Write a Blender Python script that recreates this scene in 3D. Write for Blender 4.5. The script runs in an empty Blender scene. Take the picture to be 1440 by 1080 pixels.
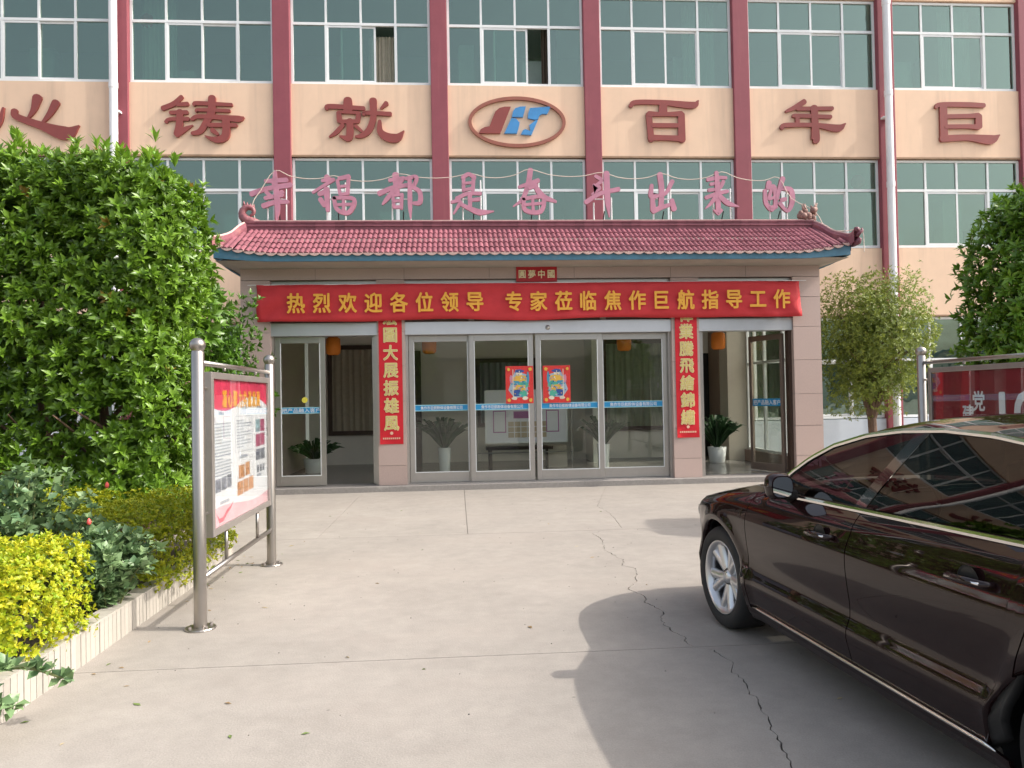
import bpy, bmesh, math, random
import numpy as np
from mathutils import Vector, Matrix
C = bpy.context.scene.collection
R = math.radians
# ------------------------------------------------------------------ camera, world, sun, exposure
PSI, PIT, ROL, FOC = R(4.1), R(1.03), .0185, 1088.0
fw = Vector((math.sin(PSI)*math.cos(PIT), math.cos(PSI)*math.cos(PIT), math.sin(PIT)))
r0 = Vector((math.cos(PSI), -math.sin(PSI), 0)); u0 = r0.cross(fw)
rt = r0*math.cos(ROL) - u0*math.sin(ROL); up = rt.cross(fw)
cd = bpy.data.cameras.new('camera'); cam = bpy.data.objects.new('camera', cd); C.objects.link(cam)
cam.matrix_world = Matrix(((rt.x, up.x, -fw.x, 0), (rt.y, up.y, -fw.y, 0), (rt.z, up.z, -fw.z, 1.57), (0, 0, 0, 1)))
cd.sensor_width = 36; cd.sensor_fit = 'HORIZONTAL'; cd.lens = 36*FOC/1440; cd.clip_end = 600; cd.clip_start = .05
bpy.context.scene.camera = cam
SAZ, SEL = R(7.5), R(42)                    # sun: from +X, a little in front of the facade
sdir = Vector((math.cos(SAZ)*math.cos(SEL), -math.sin(SAZ)*math.cos(SEL), math.sin(SEL)))
w = bpy.data.worlds.new('World'); bpy.context.scene.world = w; w.use_nodes = True
nt = w.node_tree; nt.nodes.clear()
sky = nt.nodes.new('ShaderNodeTexSky'); sky.sky_type = 'NISHITA'; sky.sun_disc = False
sky.sun_elevation = SEL; sky.sun_rotation = R(90)+SAZ; sky.air_density = 1.2; sky.dust_density = 5.0; sky.ozone_density = 1.0
bg = nt.nodes.new('ShaderNodeBackground'); bg.inputs[1].default_value = .15
wo = nt.nodes.new('ShaderNodeOutputWorld'); hs = nt.nodes.new('ShaderNodeHueSaturation'); hs.inputs['Saturation'].default_value = .55      # hazy, milky sky
nt.links.new(sky.outputs[0], hs.inputs['Color']); nt.links.new(hs.outputs[0], bg.inputs[0]); nt.links.new(bg.outputs[0], wo.inputs[0])
sl = bpy.data.lights.new('sun', 'SUN'); sl.energy = 2.0; sl.angle = R(.55); sl.color = (1, .93, .84)
so = bpy.data.objects.new('sun', sl); C.objects.link(so); so.rotation_euler = sdir.to_track_quat('Z', 'Y').to_euler()
vs = bpy.context.scene.view_settings
vs.view_transform = 'Standard'; vs.look = 'None'; vs.gamma = 1; vs.use_curve_mapping = False; vs.exposure = 1.02
try:
    bpy.context.scene.cycles.max_bounces = 10; bpy.context.scene.cycles.transparent_max_bounces = 16
    bpy.context.scene.cycles.use_denoising = True
except Exception: pass
rnd = random.Random(7); nrg = np.random.default_rng(5)

# ------------------------------------------------------------------ materials
MATS = {}
def mat(name, col, rough=.6, metal=0., var=0., vscale=3., bump=0., bscale=40., coat=0., spec=.5, tint=False, trans=0., stain=None, dist=.01, orand=0., grain=0.):
    if name in MATS: return MATS[name]
    m = bpy.data.materials.new(name); m.use_nodes = True; n = m.node_tree; b = n.nodes['Principled BSDF']
    b.inputs['Roughness'].default_value = rough; b.inputs['Metallic'].default_value = metal
    b.inputs['Coat Weight'].default_value = coat; b.inputs['Coat Roughness'].default_value = .02
    b.inputs['Specular IOR Level'].default_value = spec
    c4 = (*col, 1); b.inputs['Base Color'].default_value = c4
    cur = None
    L = n.links.new
    tc = n.nodes.new('ShaderNodeTexCoord')
    def mixc(fac, a, bb, mode='MIX'):
        x = n.nodes.new('ShaderNodeMix'); x.data_type = 'RGBA'; x.blend_type = mode
        for i, v in ((0, fac), (6, a), (7, bb)):
            if hasattr(v, 'links'): L(v, x.inputs[i])
            else: x.inputs[i].default_value = v
        return x.outputs[2]
    if var:
        t = n.nodes.new('ShaderNodeTexNoise'); t.inputs['Scale'].default_value = vscale; t.inputs['Detail'].default_value = 6
        t.inputs['Roughness'].default_value = .65
        L(tc.outputs['Object'], t.inputs['Vector'])
        mr = n.nodes.new('ShaderNodeMapRange'); mr.inputs[1].default_value = .3; mr.inputs[2].default_value = .7
        mr.inputs[3].default_value = 1-var; mr.inputs[4].default_value = 1+var; L(t.outputs[0], mr.inputs[0])
        cc = n.nodes.new('ShaderNodeCombineColor')
        for i in range(3): L(mr.outputs[0], cc.inputs[i])
        cur = mixc(1., c4, cc.outputs[0], 'MULTIPLY')
    if orand or grain:
        def mul(sock, lo, hi, a=0., bq=1.):
            mr = n.nodes.new('ShaderNodeMapRange'); mr.inputs[1].default_value = a; mr.inputs[2].default_value = bq; mr.inputs[3].default_value = lo; mr.inputs[4].default_value = hi; L(sock, mr.inputs[0])
            cc = n.nodes.new('ShaderNodeCombineColor')
            for i in range(3): L(mr.outputs[0], cc.inputs[i])
            return mixc(1., cur if cur else c4, cc.outputs[0], 'MULTIPLY')
        if orand:
            oi = n.nodes.new('ShaderNodeObjectInfo'); cur = mul(oi.outputs['Random'], 1-orand, 1+orand)
        if grain:
            t = n.nodes.new('ShaderNodeTexNoise'); t.inputs['Scale'].default_value = 130; t.inputs['Detail'].default_value = 3; L(tc.outputs['Object'], t.inputs['Vector'])
            cur = mul(t.outputs[0], 1-grain, 1+grain, .3, .7)
            t = n.nodes.new('ShaderNodeTexNoise'); t.inputs['Scale'].default_value = 5.5; t.inputs['Detail'].default_value = 8; t.inputs['Roughness'].default_value = .75; L(tc.outputs['Object'], t.inputs['Vector'])
            cur = mul(t.outputs[0], 1-grain*1.1, 1+grain*.6, .35, .65)
            t = n.nodes.new('ShaderNodeTexVoronoi'); t.inputs['Scale'].default_value = 2.3; L(tc.outputs['Object'], t.inputs['Vector'])
            cur = mul(t.outputs['Distance'], .62, 1., .012, .028)
    if stain:                                # (colour, scale vec, threshold lo, hi, strength)
        sc, sv, lo, hi, st = stain
        mp = n.nodes.new('ShaderNodeMapping'); mp.inputs['Scale'].default_value = sv; L(tc.outputs['Object'], mp.inputs[0])
        t = n.nodes.new('ShaderNodeTexNoise'); t.inputs['Scale'].default_value = 1; t.inputs['Detail'].default_value = 7; t.inputs['Roughness'].default_value = .6
        L(mp.outputs[0], t.inputs['Vector'])
        mr = n.nodes.new('ShaderNodeMapRange'); mr.inputs[1].default_value = lo; mr.inputs[2].default_value = hi
        mr.inputs[3].default_value = 0; mr.inputs[4].default_value = st; L(t.outputs[0], mr.inputs[0])
        cur = mixc(mr.outputs[0], cur if cur else c4, (*sc, 1))
    if tint:
        a = n.nodes.new('ShaderNodeVertexColor'); a.layer_name = 'tint'
        cur = mixc(1., cur if cur else c4, a.outputs[0], 'MULTIPLY')
    if cur: L(cur, b.inputs['Base Color'])
    if bump:
        t = n.nodes.new('ShaderNodeTexNoise'); t.inputs['Scale'].default_value = bscale; t.inputs['Detail'].default_value = 5
        L(tc.outputs['Object'], t.inputs['Vector'])
        bp = n.nodes.new('ShaderNodeBump'); bp.inputs['Strength'].default_value = bump; bp.inputs['Distance'].default_value = dist
        L(t.outputs[0], bp.inputs['Height']); L(bp.outputs[0], b.inputs['Normal'])
    if trans:
        td = n.nodes.new('ShaderNodeBsdfTranslucent'); ms = n.nodes.new('ShaderNodeMixShader'); ms.inputs[0].default_value = trans
        if cur: L(cur, td.inputs[0])
        else: td.inputs[0].default_value = c4
        o = n.nodes['Material Output']; L(b.outputs[0], ms.inputs[1]); L(td.outputs[0], ms.inputs[2]); L(ms.outputs[0], o.inputs[0])
    MATS[name] = m; return m
def glass(name, tint, ior=1.5, refl=(1, 1, 1), extra=0., wavy=0., rough=0.):
    m = bpy.data.materials.new(name); m.use_nodes = True; n = m.node_tree; n.nodes.clear(); L = n.links.new
    o = n.nodes.new('ShaderNodeOutputMaterial'); t = n.nodes.new('ShaderNodeBsdfTransparent'); t.inputs[0].default_value = (*tint, 1)
    g = n.nodes.new('ShaderNodeBsdfGlossy'); g.inputs['Roughness'].default_value = rough; g.inputs['Color'].default_value = (*refl, 1)
    f = n.nodes.new('ShaderNodeLayerWeight'); f.inputs[0].default_value = .5; f0 = ((ior-1)/(ior+1))**2+extra
    pw = n.nodes.new('ShaderNodeMath'); pw.operation = 'POWER'; pw.inputs[1].default_value = 5; L(f.outputs[1], pw.inputs[0])
    a = n.nodes.new('ShaderNodeMath'); a.operation = 'MULTIPLY_ADD'; a.inputs[1].default_value = 1-f0; a.inputs[2].default_value = f0; a.use_clamp = True; L(pw.outputs[0], a.inputs[0])
    if wavy:
        tc = n.nodes.new('ShaderNodeTexCoord'); no = n.nodes.new('ShaderNodeTexNoise'); no.inputs['Scale'].default_value = 1.6
        L(tc.outputs['Object'], no.inputs['Vector']); bp = n.nodes.new('ShaderNodeBump'); bp.inputs['Strength'].default_value = wavy
        bp.inputs['Distance'].default_value = .02; L(no.outputs[0], bp.inputs['Height']); L(bp.outputs[0], g.inputs['Normal'])
    mx = n.nodes.new('ShaderNodeMixShader'); L(a.outputs[0], mx.inputs[0]); L(t.outputs[0], mx.inputs[1]); L(g.outputs[0], mx.inputs[2]); L(mx.outputs[0], o.inputs[0])
    return m
concrete = mat('concrete', (.305, .278, .248), .85, var=.10, vscale=.9, grain=.09, orand=.03, bump=.25, bscale=90, stain=((.29, .255, .225), (.55, .9, 1), .50, .74, .6))
joint = mat('joint dirt', (.19, .17, .15), .95)
peach = mat('peach render', (.82, .59, .425), .8, var=.04, vscale=2, bump=.12, bscale=60, stain=((.56, .41, .30), (4.5, 1, .30), .52, .74, .45))
redpil = mat('dark red paint', (.27, .065, .085), .6, var=.08, vscale=3, bump=.1, stain=((.4, .13, .13), (8, 8, .6), .56, .75, .3))
winw = mat('white window frame', (.80, .82, .82), .35, var=.03, vscale=5)
pipew = mat('white plastic pipe', (.84, .84, .85), .35, var=.06, vscale=2)
bluew = mat('pale blue wall', (.60, .66, .74), .7, var=.04, bump=.1)
wglass = glass('green window glass', (.52, .66, .60), 1.5, (.86, 1., .90), .125, .25)
dglass = glass('clear door glass', (.92, .94, .91), 1.45, (1, 1, 1), .0, .03)
rwall = mat('room wall', (.74, .76, .70), .8, var=.03)
rceil = mat('room ceiling', (.85, .85, .83), .9)
rfloor = mat('room floor', (.35, .33, .30), .4)
darkdoor = mat('dark wood', (.06, .035, .025), .4, var=.2, vscale=8)
curt = mat('curtain cloth', (.42, .38, .30), .9, var=.1, vscale=12)
curtg = mat('green curtain cloth', (.26, .30, .22), .9, var=.1, vscale=12)
granite = mat('pink granite', (.49, .37, .33), .45, orand=.05, var=.10, vscale=60, bump=.05, stain=((.40, .31, .28), (1.5, 1.5, 1.2), .5, .75, .4))
stepst = mat('grey stone', (.27, .25, .235), .6, var=.12, vscale=30, stain=((.5, .47, .43), (3, 9, 3), .58, .75, .5))
alu = mat('brushed steel', (.44, .42, .40), .34, .75, var=.05, vscale=6, bump=.02)
aluh = mat('header steel', (.56, .57, .60), .35, .6, var=.04)
brownp = mat('brown panel', (.28, .19, .16), .5, var=.08)
tiled = mat('glazed roof tile', (.245, .088, .11), .5, orand=.17, var=.16, vscale=9, bump=.1, bscale=60, spec=.3, stain=((.52, .26, .22), (3, 3, 3), .52, .75, .5))
tilelip = mat('mortar edge', (.62, .42, .38), .8, var=.15, vscale=20, bump=.3)
blue = mat('blue fascia paint', (.06, .17, .25), .45, var=.2, vscale=5, stain=((.22, .24, .25), (4, 4, 9), .58, .75, .5))
soff = mat('soffit', (.42, .38, .33), .8, var=.1)
letterm = mat('red letter face', (.27, .06, .05), .42, var=.12, vscale=2, bump=.05)
pinkm = mat('pink letter face', (.50, .22, .30), .5, var=.14, vscale=6)
pinks = mat('letter edge trim', (.30, .10, .14), .5)
logob = mat('logo blue', (.06, .26, .56), .35, var=.15, vscale=4)
clothr = mat('red banner cloth', (.57, .034, .042), .75, var=.08, vscale=3, bump=.3, bscale=6, dist=.03)
scrollr = mat('red paper', (.62, .008, .02), .5, var=.05, vscale=8)
gold = mat('gold print', (.70, .56, .20), .4, .2, var=.18, vscale=30)
golde = mat('pale gold edge', (.80, .72, .45), .45)
yel = mat('yellow print', (.84, .42, .05), .6, var=.08, vscale=10)
white = mat('white print', (.80, .80, .80), .5)
bandb = mat('blue film', (.02, .27, .55), .35, var=.08, vscale=3)
steel = mat('stainless steel', (.36, .335, .31), .30, .9, var=.05, vscale=5, bump=.02)
steeld = mat('dull steel', (.36, .33, .31), .4, .7, var=.1, vscale=6)
kerbt = mat('white kerb tile', (.43, .40, .355), .4, orand=.10, var=.14, vscale=7, bump=.06, stain=((.34, .30, .26), (6, 6, 9), .55, .75, .6))
soil = mat('soil', (.06, .045, .03), .95, bump=.5, bscale=25)
bark = mat('bark', (.16, .10, .07), .85, var=.25, vscale=14, bump=.5, bscale=30)
leafg = mat('hedge leaf', (.152, .305, .032), .36, tint=True, trans=.28, var=.1, vscale=2)
leafy = mat('golden leaf', (.58, .565, .03), .45, tint=True, trans=.35)
leafo = mat('tree leaf', (.25, .33, .07), .45, tint=True, trans=.3)
leafr = mat('rose leaf', (.15, .265, .12), .4, tint=True, trans=.2)
leafd = mat('house plant leaf', (.04, .09, .03), .4, tint=True, trans=.15)
paint = mat('dark brown car paint', (.014, .0055, .0055), .4, .0, coat=.85, spec=.0)
black = mat('black plastic', (.012, .012, .012), .5)
rubber = mat('tyre rubber', (.018, .018, .018), .75, bump=.1)
chrome = mat('chrome', (.75, .73, .71), .12, 1.)
rimm = mat('silver alloy', (.58, .59, .61), .28, .85)
darkm = mat('brake iron', (.06, .06, .065), .5, .6)
carglass = glass('dark car glass', (.13, .13, .12), 1.5, (1, 1, 1), .0)
leather = mat('car seat', (.05, .04, .035), .5)
orangem = mat('orange lantern', (.75, .22, .02), .6)

# ------------------------------------------------------------------ helpers
class MB:
    def __init__(s): s.v = []; s.f = []; s.m = []
    def add(s, vs, fs, mi=0):
        o = len(s.v); s.v += [tuple(p) for p in vs]; s.f += [tuple(i+o for i in f) for f in fs]; s.m += [mi]*len(fs); return s
    def box(s, x0, x1, y0, y1, z0, z1, mi=0):
        return s.add([(x0,y0,z0),(x1,y0,z0),(x1,y1,z0),(x0,y1,z0),(x0,y0,z1),(x1,y0,z1),(x1,y1,z1),(x0,y1,z1)],
                     [(0,3,2,1),(4,5,6,7),(0,1,5,4),(1,2,6,5),(2,3,7,6),(3,0,4,7)], mi)
    def tube(s, pts, rad, n=8, mi=0, cap=True):
        P = [Vector(p) for p in pts]; rs = rad if isinstance(rad, (list, tuple)) else [rad]*len(P)
        vs = []; ref = None
        for i, p in enumerate(P):
            d = (P[min(i+1, len(P)-1)]-P[max(i-1, 0)]).normalized()
            if ref is None: ref = d.orthogonal().normalized()
            a = (ref-d*ref.dot(d))
            a = a.normalized() if a.length > 1e-6 else d.orthogonal().normalized()
            ref = a; b = d.cross(a)
            for k in range(n):
                t = 2*math.pi*k/n; vs.append(p+(a*math.cos(t)+b*math.sin(t))*rs[i])
        fs = [(i*n+k, i*n+(k+1) % n, (i+1)*n+(k+1) % n, (i+1)*n+k) for i in range(len(P)-1) for k in range(n)]
        if cap: fs += [tuple(range(n-1, -1, -1)), tuple((len(P)-1)*n+k for k in range(n))]
        return s.add(vs, fs, mi)
    def lathe(s, prof, c=(0, 0, 0), n=24, axis='z', mi=0):
        vs = []
        for r, h in prof:
            for k in range(n):
                t = 2*math.pi*k/n
                if axis == 'z': vs.append((c[0]+r*math.cos(t), c[1]+r*math.sin(t), c[2]+h))
                else: vs.append((c[0]+r*math.cos(t), c[1]+h, c[2]+r*math.sin(t)))
        m = len(prof)
        return s.add(vs, [(i*n+k, i*n+(k+1) % n, (i+1)*n+(k+1) % n, (i+1)*n+k) for i in range(m-1) for k in range(n)], mi)
    def prism(s, pts, y0, y1, mi=0):           # polygon in x-z, extruded along y
        n = len(pts); vs = [(x, y0, z) for x, z in pts]+[(x, y1, z) for x, z in pts]
        fs = [tuple(range(n)), tuple(range(2*n-1, n-1, -1))]+[(i, i+n, (i+1) % n+n, (i+1) % n) for i in range(n)]
        return s.add(vs, fs, mi)
    def grid(s, P, mi=0, skip=None):           # P[i][j] points
        a, b = len(P), len(P[0]); vs = [p for r in P for p in r]
        return s.add(vs, [(i*b+j, i*b+j+1, (i+1)*b+j+1, (i+1)*b+j) for i in range(a-1) for j in range(b-1) if not (skip and skip(i, j))], mi)
    def mesh(s, name, mats, smooth=False, fixn=True):
        me = bpy.data.meshes.new(name); me.from_pydata(s.v, [], s.f)
        for m in (mats if isinstance(mats, (list, tuple)) else [mats]): me.materials.append(m)
        me.polygons.foreach_set('material_index', s.m)
        if fixn:
            bm = bmesh.new(); bm.from_mesh(me); bmesh.ops.recalc_face_normals(bm, faces=bm.faces); bm.to_mesh(me); bm.free()
        if smooth: me.shade_smooth() if hasattr(me, 'shade_smooth') else me.polygons.foreach_set('use_smooth', [True]*len(me.polygons))
        me.update(); return me
    def obj(s, name, mats, parent=None, smooth=False, loc=None, bevel=0, fixn=True):
        return link(name, s.mesh(name, mats, smooth, fixn), parent, loc, bevel)
def link(name, me, parent=None, loc=None, bevel=0):
    o = bpy.data.objects.new(name, me); C.objects.link(o)
    if parent is not None: o.parent = parent
    if loc is not None: o.location = loc
    if bevel:
        b = o.modifiers.new('bevel', 'BEVEL'); b.width = bevel; b.segments = 2; b.limit_method = 'ANGLE'
    return o
def tag(o, label, cat, group=None):
    o['label'] = label; o['category'] = cat
    if group: o['group'] = group
    return o
def thing(name, label, cat, loc=(0, 0, 0), rz=0, group=None):
    o = bpy.data.objects.new(name, None); C.objects.link(o); o.location = loc; o.rotation_euler = (0, 0, rz); o.empty_display_size = .2
    return tag(o, label, cat, group)
def kind(o, k): o['kind'] = k; return o
def bx(name, m, parent, *a, bevel=0): return MB().box(*a).obj(name, m, parent, bevel=bevel)
def smooth_edges(o, ang=35):
    me = o.data
    try: me.set_sharp_from_angle(angle=R(ang))
    except Exception: pass
    return o
def crspline(pts, sub=6):
    P = [np.array(p, float) for p in pts]
    if len(P) < 3: return P if len(P) < 2 else [P[0]+(P[1]-P[0])*t/3 for t in range(4)]
    Q = [2*P[0]-P[1]]+P+[2*P[-1]-P[-2]]; out = []
    for i in range(1, len(Q)-2):
        for k in range(sub):
            t = k/sub; a, b, c, d = Q[i-1:i+3]
            out.append(.5*((2*b)+(-a+c)*t+(2*a-5*b+4*c-d)*t*t+(-a+3*b-3*c+d)*t**3))
    out.append(P[-1]); return out
def stroke_poly(pts, sub=5):
    S = crspline(pts, sub); Lp = []; Rp = []
    for i, p in enumerate(S):
        d = S[min(i+1, len(S)-1)][:2]-S[max(i-1, 0)][:2]; d = d/(np.linalg.norm(d)+1e-9); n = np.array([-d[1], d[0]]); h = max(p[2], 2)/2
        Lp.append(p[:2]+n*h); Rp.append(p[:2]-n*h)
        if i == len(S)-1: d1 = d
        if i == 0: dd0 = d
    def cap(p, d, sgn):
        h = max(p[2], 2)/2; n = np.array([-d[1], d[0]])
        return [p[:2]+n*h*math.cos(a)*sgn+d*h*math.sin(a)*.75*sgn for a in (math.pi*k/5 for k in range(1, 5))]
    return Lp+cap(S[-1], d1, 1)+Rp[::-1]+cap(S[0], dd0, -1)
def glyph(mb, strokes, cx, cy, sc, depth, mi=0, mi_side=None, fat=1.):
    for k, st in enumerate(strokes):
        st = [(a, b, c*fat) for a, b, c in st]
        pl = [((x-cx)*sc, -(y-cy)*sc) for x, y in stroke_poly(st)]
        n = len(pl); y0 = -depth-.0011*k
        mb.add([(x, y0, z) for x, z in pl], [tuple(range(n))], mi)
        mb.add([(x, y0, z) for x, z in pl]+[(x, 0, z) for x, z in pl], [(i, (i+1) % n, (i+1) % n+n, i+n) for i in range(n)], mi if mi_side is None else mi_side)
TXT = {}
def textmesh(body, size, ext=.002, off=0., m=None, bold=False, sx=1.):
    key = (body, size, ext, off, m.name, sx)
    if key in TXT: return TXT[key]
    cu = bpy.data.curves.new('lettering', 'FONT'); cu.body = body; cu.size = size; cu.align_x = 'CENTER'; cu.align_y = 'CENTER'
    cu.extrude = ext; cu.resolution_u = 3
    ob = bpy.data.objects.new('lettering', cu); C.objects.link(ob); bpy.context.view_layer.update()
    me = bpy.data.meshes.new_from_object(ob.evaluated_get(bpy.context.evaluated_depsgraph_get()))
    bpy.data.objects.remove(ob); bpy.data.curves.remove(cu)
    n = len(me.vertices); co = np.empty(n*3); me.vertices.foreach_get('co', co); co = co.reshape(-1, 3)
    if n: co[:, :2] -= (co[:, :2].max(0)+co[:, :2].min(0))/2
    new = np.stack([co[:, 0]*sx, -co[:, 2], co[:, 1]], 1); me.vertices.foreach_set('co', new.ravel())
    if off:                                   # heavier strokes: the outline repeated a little aside, each a hair further out
        bm = bmesh.new()
        sh = [(0, 0)]+[(math.cos(a)*off, math.sin(a)*off) for a in [math.pi/4*k for k in range(8)]]
        for k, (ax, az) in enumerate(sh):
            m2 = me.copy(); m2.transform(Matrix.Translation((ax, -.00012*k, az))); bm.from_mesh(m2); bpy.data.meshes.remove(m2)
        bm.to_mesh(me); bm.free()
    me.materials.clear(); me.materials.append(m); me.update(); TXT[key] = me; return me
def text(name, body, size, loc, parent, m, ext=.002, off=0., sx=1.):
    return link(name, textmesh(body, size, ext, off, m, sx=sx), parent, loc)
def interp(x, xs, ys): return float(np.interp(x, xs, ys))

# foliage: many small folded leaves as one mesh
def leaves(name, pts, dirs, size, per, m, parent, spread=.9, tints=((.7, .8, .7), (1.25, 1.15, 1.1)), aspect=.36, droop=.25, jit=.35, dark=None, brown=0., loc=None):
    pts = np.asarray(pts, float); dirs = np.asarray(dirs, float); n = len(pts)
    P = np.repeat(pts, per, 0); D = np.repeat(dirs, per, 0); N = len(P)
    a = nrg.uniform(0, 2*np.pi, n); ang = np.repeat(a, per)+np.tile(np.arange(per)*2.4, n)+nrg.normal(0, .2, N)
    t1 = np.cross(D, nrg.normal(size=(N, 3))*.01+np.array([.3, .2, .93])); t1 /= np.linalg.norm(t1, axis=1, keepdims=True)+1e-9
    t2 = np.cross(D, t1)
    rad = t1*np.cos(ang)[:, None]+t2*np.sin(ang)[:, None]
    tilt = nrg.uniform(.35, 1.15, N)*spread
    ax = D*np.cos(tilt)[:, None]+rad*np.sin(tilt)[:, None]+nrg.normal(0, .08, (N, 3)); ax /= np.linalg.norm(ax, axis=1, keepdims=True)
    sd = np.cross(ax, D); sd /= np.linalg.norm(sd, axis=1, keepdims=True)+1e-9
    nm = np.cross(sd, ax)
    s = size*nrg.uniform(1-jit, 1+jit, N)[:, None]
    wv = s*aspect*.5
    b0 = P; mid = P+ax*s*.55; tip = P+ax*s*1.0-nm*s*droop*.6
    l = mid+sd*wv+nm*wv*.45; r = mid-sd*wv+nm*wv*.45; md = mid-nm*s*.0
    V = np.stack([b0, l, md, r, tip], 1).reshape(-1, 3)
    base = (np.arange(N)*5)[:, None]
    F = np.concatenate([base+np.array([[0, 2, 1]]), base+np.array([[0, 3, 2]]), base+np.array([[1, 2, 4]]), base+np.array([[2, 3, 4]])], 0)
    me = bpy.data.meshes.new(name); me.vertices.add(len(V)); me.vertices.foreach_set('co', V.ravel())
    me.loops.add(F.size); me.loops.foreach_set('vertex_index', F.ravel().astype(np.int32))
    me.polygons.add(len(F)); me.polygons.foreach_set('loop_start', np.arange(len(F), dtype=np.int32)*3)
    try: me.polygons.foreach_set('loop_total', np.full(len(F), 3, np.int32))
    except Exception: pass
    lo, hi = np.array(tints[0]), np.array(tints[1]); u = np.clip(np.repeat(nrg.uniform(0, 1, n), per)*.6+nrg.uniform(0, 1, N)*.4, 0, 1)[:, None]
    col = lo+(hi-lo)*u
    if brown:
        bmask = np.repeat(nrg.uniform(0, 1, n) < brown, per); col[bmask] = np.array([2.2, .75, .9])*nrg.uniform(.5, 1, (bmask.sum(), 1))
    colv = np.concatenate([np.repeat(col, 5, 0), np.ones((N*5, 1))], 1)
    at = me.color_attributes.new('tint', 'FLOAT_COLOR', 'POINT'); at.data.foreach_set('color', colv.ravel().astype(np.float32))
    me.materials.append(m); me.update(calc_edges=True); me.validate()
    return link(name, me, parent, loc)
def boxpoints(x0, x1, y0, y1, z0, z1, dens, faces, rough=.12, depth=.25, rnd_corner=.35, layers=3, lump=.12):
    """points and outward directions on the faces of a loosely clipped block"""
    ps, ds = [], []
    fr = dict(f=((x0, x1), (z0, z1)), r=((y0, y1), (z0, z1)), l=((y0, y1), (z0, z1)), t=((x0, x1), (y0, y1)), b=((x0, x1), (z0, z1)))
    ph = nrg.uniform(0, 6, 6)
    c = np.array([(x0+x1)/2, (y0+y1)/2, (z0+z1)/2]); h = np.array([(x1-x0)/2, (y1-y0)/2, (z1-z0)/2])
    for f in faces:
        (a0, a1), (b0, b1) = fr[f]; A = (a1-a0)*(b1-b0)
        for ly in range(layers):
            n = int(A*dens*(1 if ly == 0 else .7)); a = nrg.uniform(a0, a1, n); b = nrg.uniform(b0, b1, n)
            if f == 'f': p = np.stack([a, np.full(n, y0), b], 1); d = np.tile([0, -1, 0], (n, 1))
            if f == 'b': p = np.stack([a, np.full(n, y1), b], 1); d = np.tile([0, 1, 0], (n, 1))
            if f == 'r': p = np.stack([np.full(n, x1), a, b], 1); d = np.tile([1, 0, 0], (n, 1))
            if f == 'l': p = np.stack([np.full(n, x0), a, b], 1); d = np.tile([-1, 0, 0], (n, 1))
            if f == 't': p = np.stack([a, b, np.full(n, z1)], 1); d = np.tile([0, 0, 1], (n, 1))
            d = d.astype(float)
            q = (p-c)/h; l6 = (np.abs(q)**11).sum(1)**(1/11); q = q/l6[:, None]; p = c+q*h     # rounded corners
            dd = np.sign(q)*np.abs(q)**5/h; dd /= np.linalg.norm(dd, axis=1, keepdims=True)
            lm = np.sin(p[:, 0]*3.1+ph[0])*np.sin(p[:, 2]*2.7+ph[1])+.6*np.sin(p[:, 1]*3.7+ph[2]+p[:, 2]*1.9)+.5*np.sin(p[:, 0]*7+p[:, 2]*5+ph[3])
            p = p+dd*(lm*lump+nrg.normal(0, rough, n)-ly*depth/max(layers-1, 1))[:, None]
            dn = dd+nrg.normal(0, .3, (n, 3))+np.array([0, 0, .45]); dn /= np.linalg.norm(dn, axis=1, keepdims=True)
            ps.append(p); ds.append(dn)
    return np.concatenate(ps), np.concatenate(ds)
def blobpoints(c, rad, n, thick=.5, lump=.18, flat=.0):
    v = nrg.normal(size=(n, 3)); v /= np.linalg.norm(v, axis=1, keepdims=True)
    ph = nrg.uniform(0, 6, 6)
    l = 1+lump*(np.sin(v[:, 0]*4+ph[0])*np.sin(v[:, 1]*4+ph[1])+np.sin(v[:, 2]*5+ph[2])*np.sin(v[:, 0]*6+ph[3]))
    r = (1-thick*nrg.uniform(0, 1, n)**1.6)*l
    p = np.array(c)+v*r[:, None]*np.array(rad); d = v+np.array([0, 0, .4])+nrg.normal(0, .3, (n, 3)); d /= np.linalg.norm(d, axis=1, keepdims=True)
    return p, d
# ------------------------------------------------------------------ ground
g = bx('ground', concrete, None, -260, 260, -120, 300, -.5, -.03); kind(g, 'structure')
fc = kind(bx('forecourt', joint, None, -14, 16, -10, 16.6, -.029, -.022), 'structure')
crack = [(2.6,13.44),(2.25,12.1),(1.98,10.97),(2.02,10.2),(1.93,9.13),(1.66,8.95),(1.53,8.82),(1.56,8.37),(1.48,7.9),(1.5,7.68),(1.56,7.33),(1.5,7.12),(1.59,6.95),(1.5,6.54),(1.37,6.25),(1.43,6.0),(1.40,5.8),(1.47,5.59),(1.39,5.3),(1.41,5.1),(1.44,4.94),(1.43,4.82),(1.46,4.75),(1.55,4.67),(1.57,4.55),(1.60,4.47),(1.53,4.3),(1.55,4.19),(1.50,4.02),(1.52,3.92),(1.47,3.78),(1.49,3.67),(1.44,3.56),(1.45,3.48),(1.40,3.38),(1.41,3.3),(1.36,3.18),(1.31,2.8),(1.36,2.3),(1.28,1.7),(1.22,.9),(1.24,.45)]
def crackx(y): return float(np.interp(y, [p[1] for p in crack[::-1]], [p[0] for p in crack[::-1]]))
cj = [rnd.uniform(-.5, .5) for _ in range(400)]
def crackpts(y0, y1):                       # finer jagged polyline between two joints
    out = []; y = y0
    n = max(2, int((y1-y0)/.035))
    for i in range(n+1):
        y = y0+(y1-y0)*i/n; j = cj[int(y*29) % 400]; wdt = .0012+.0042*abs(cj[int(y*13+7) % 400])*2*(1 if 3 < y < 9 else .5)
        out.append((crackx(y)+j*.028, y, wdt))
    return out
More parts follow.
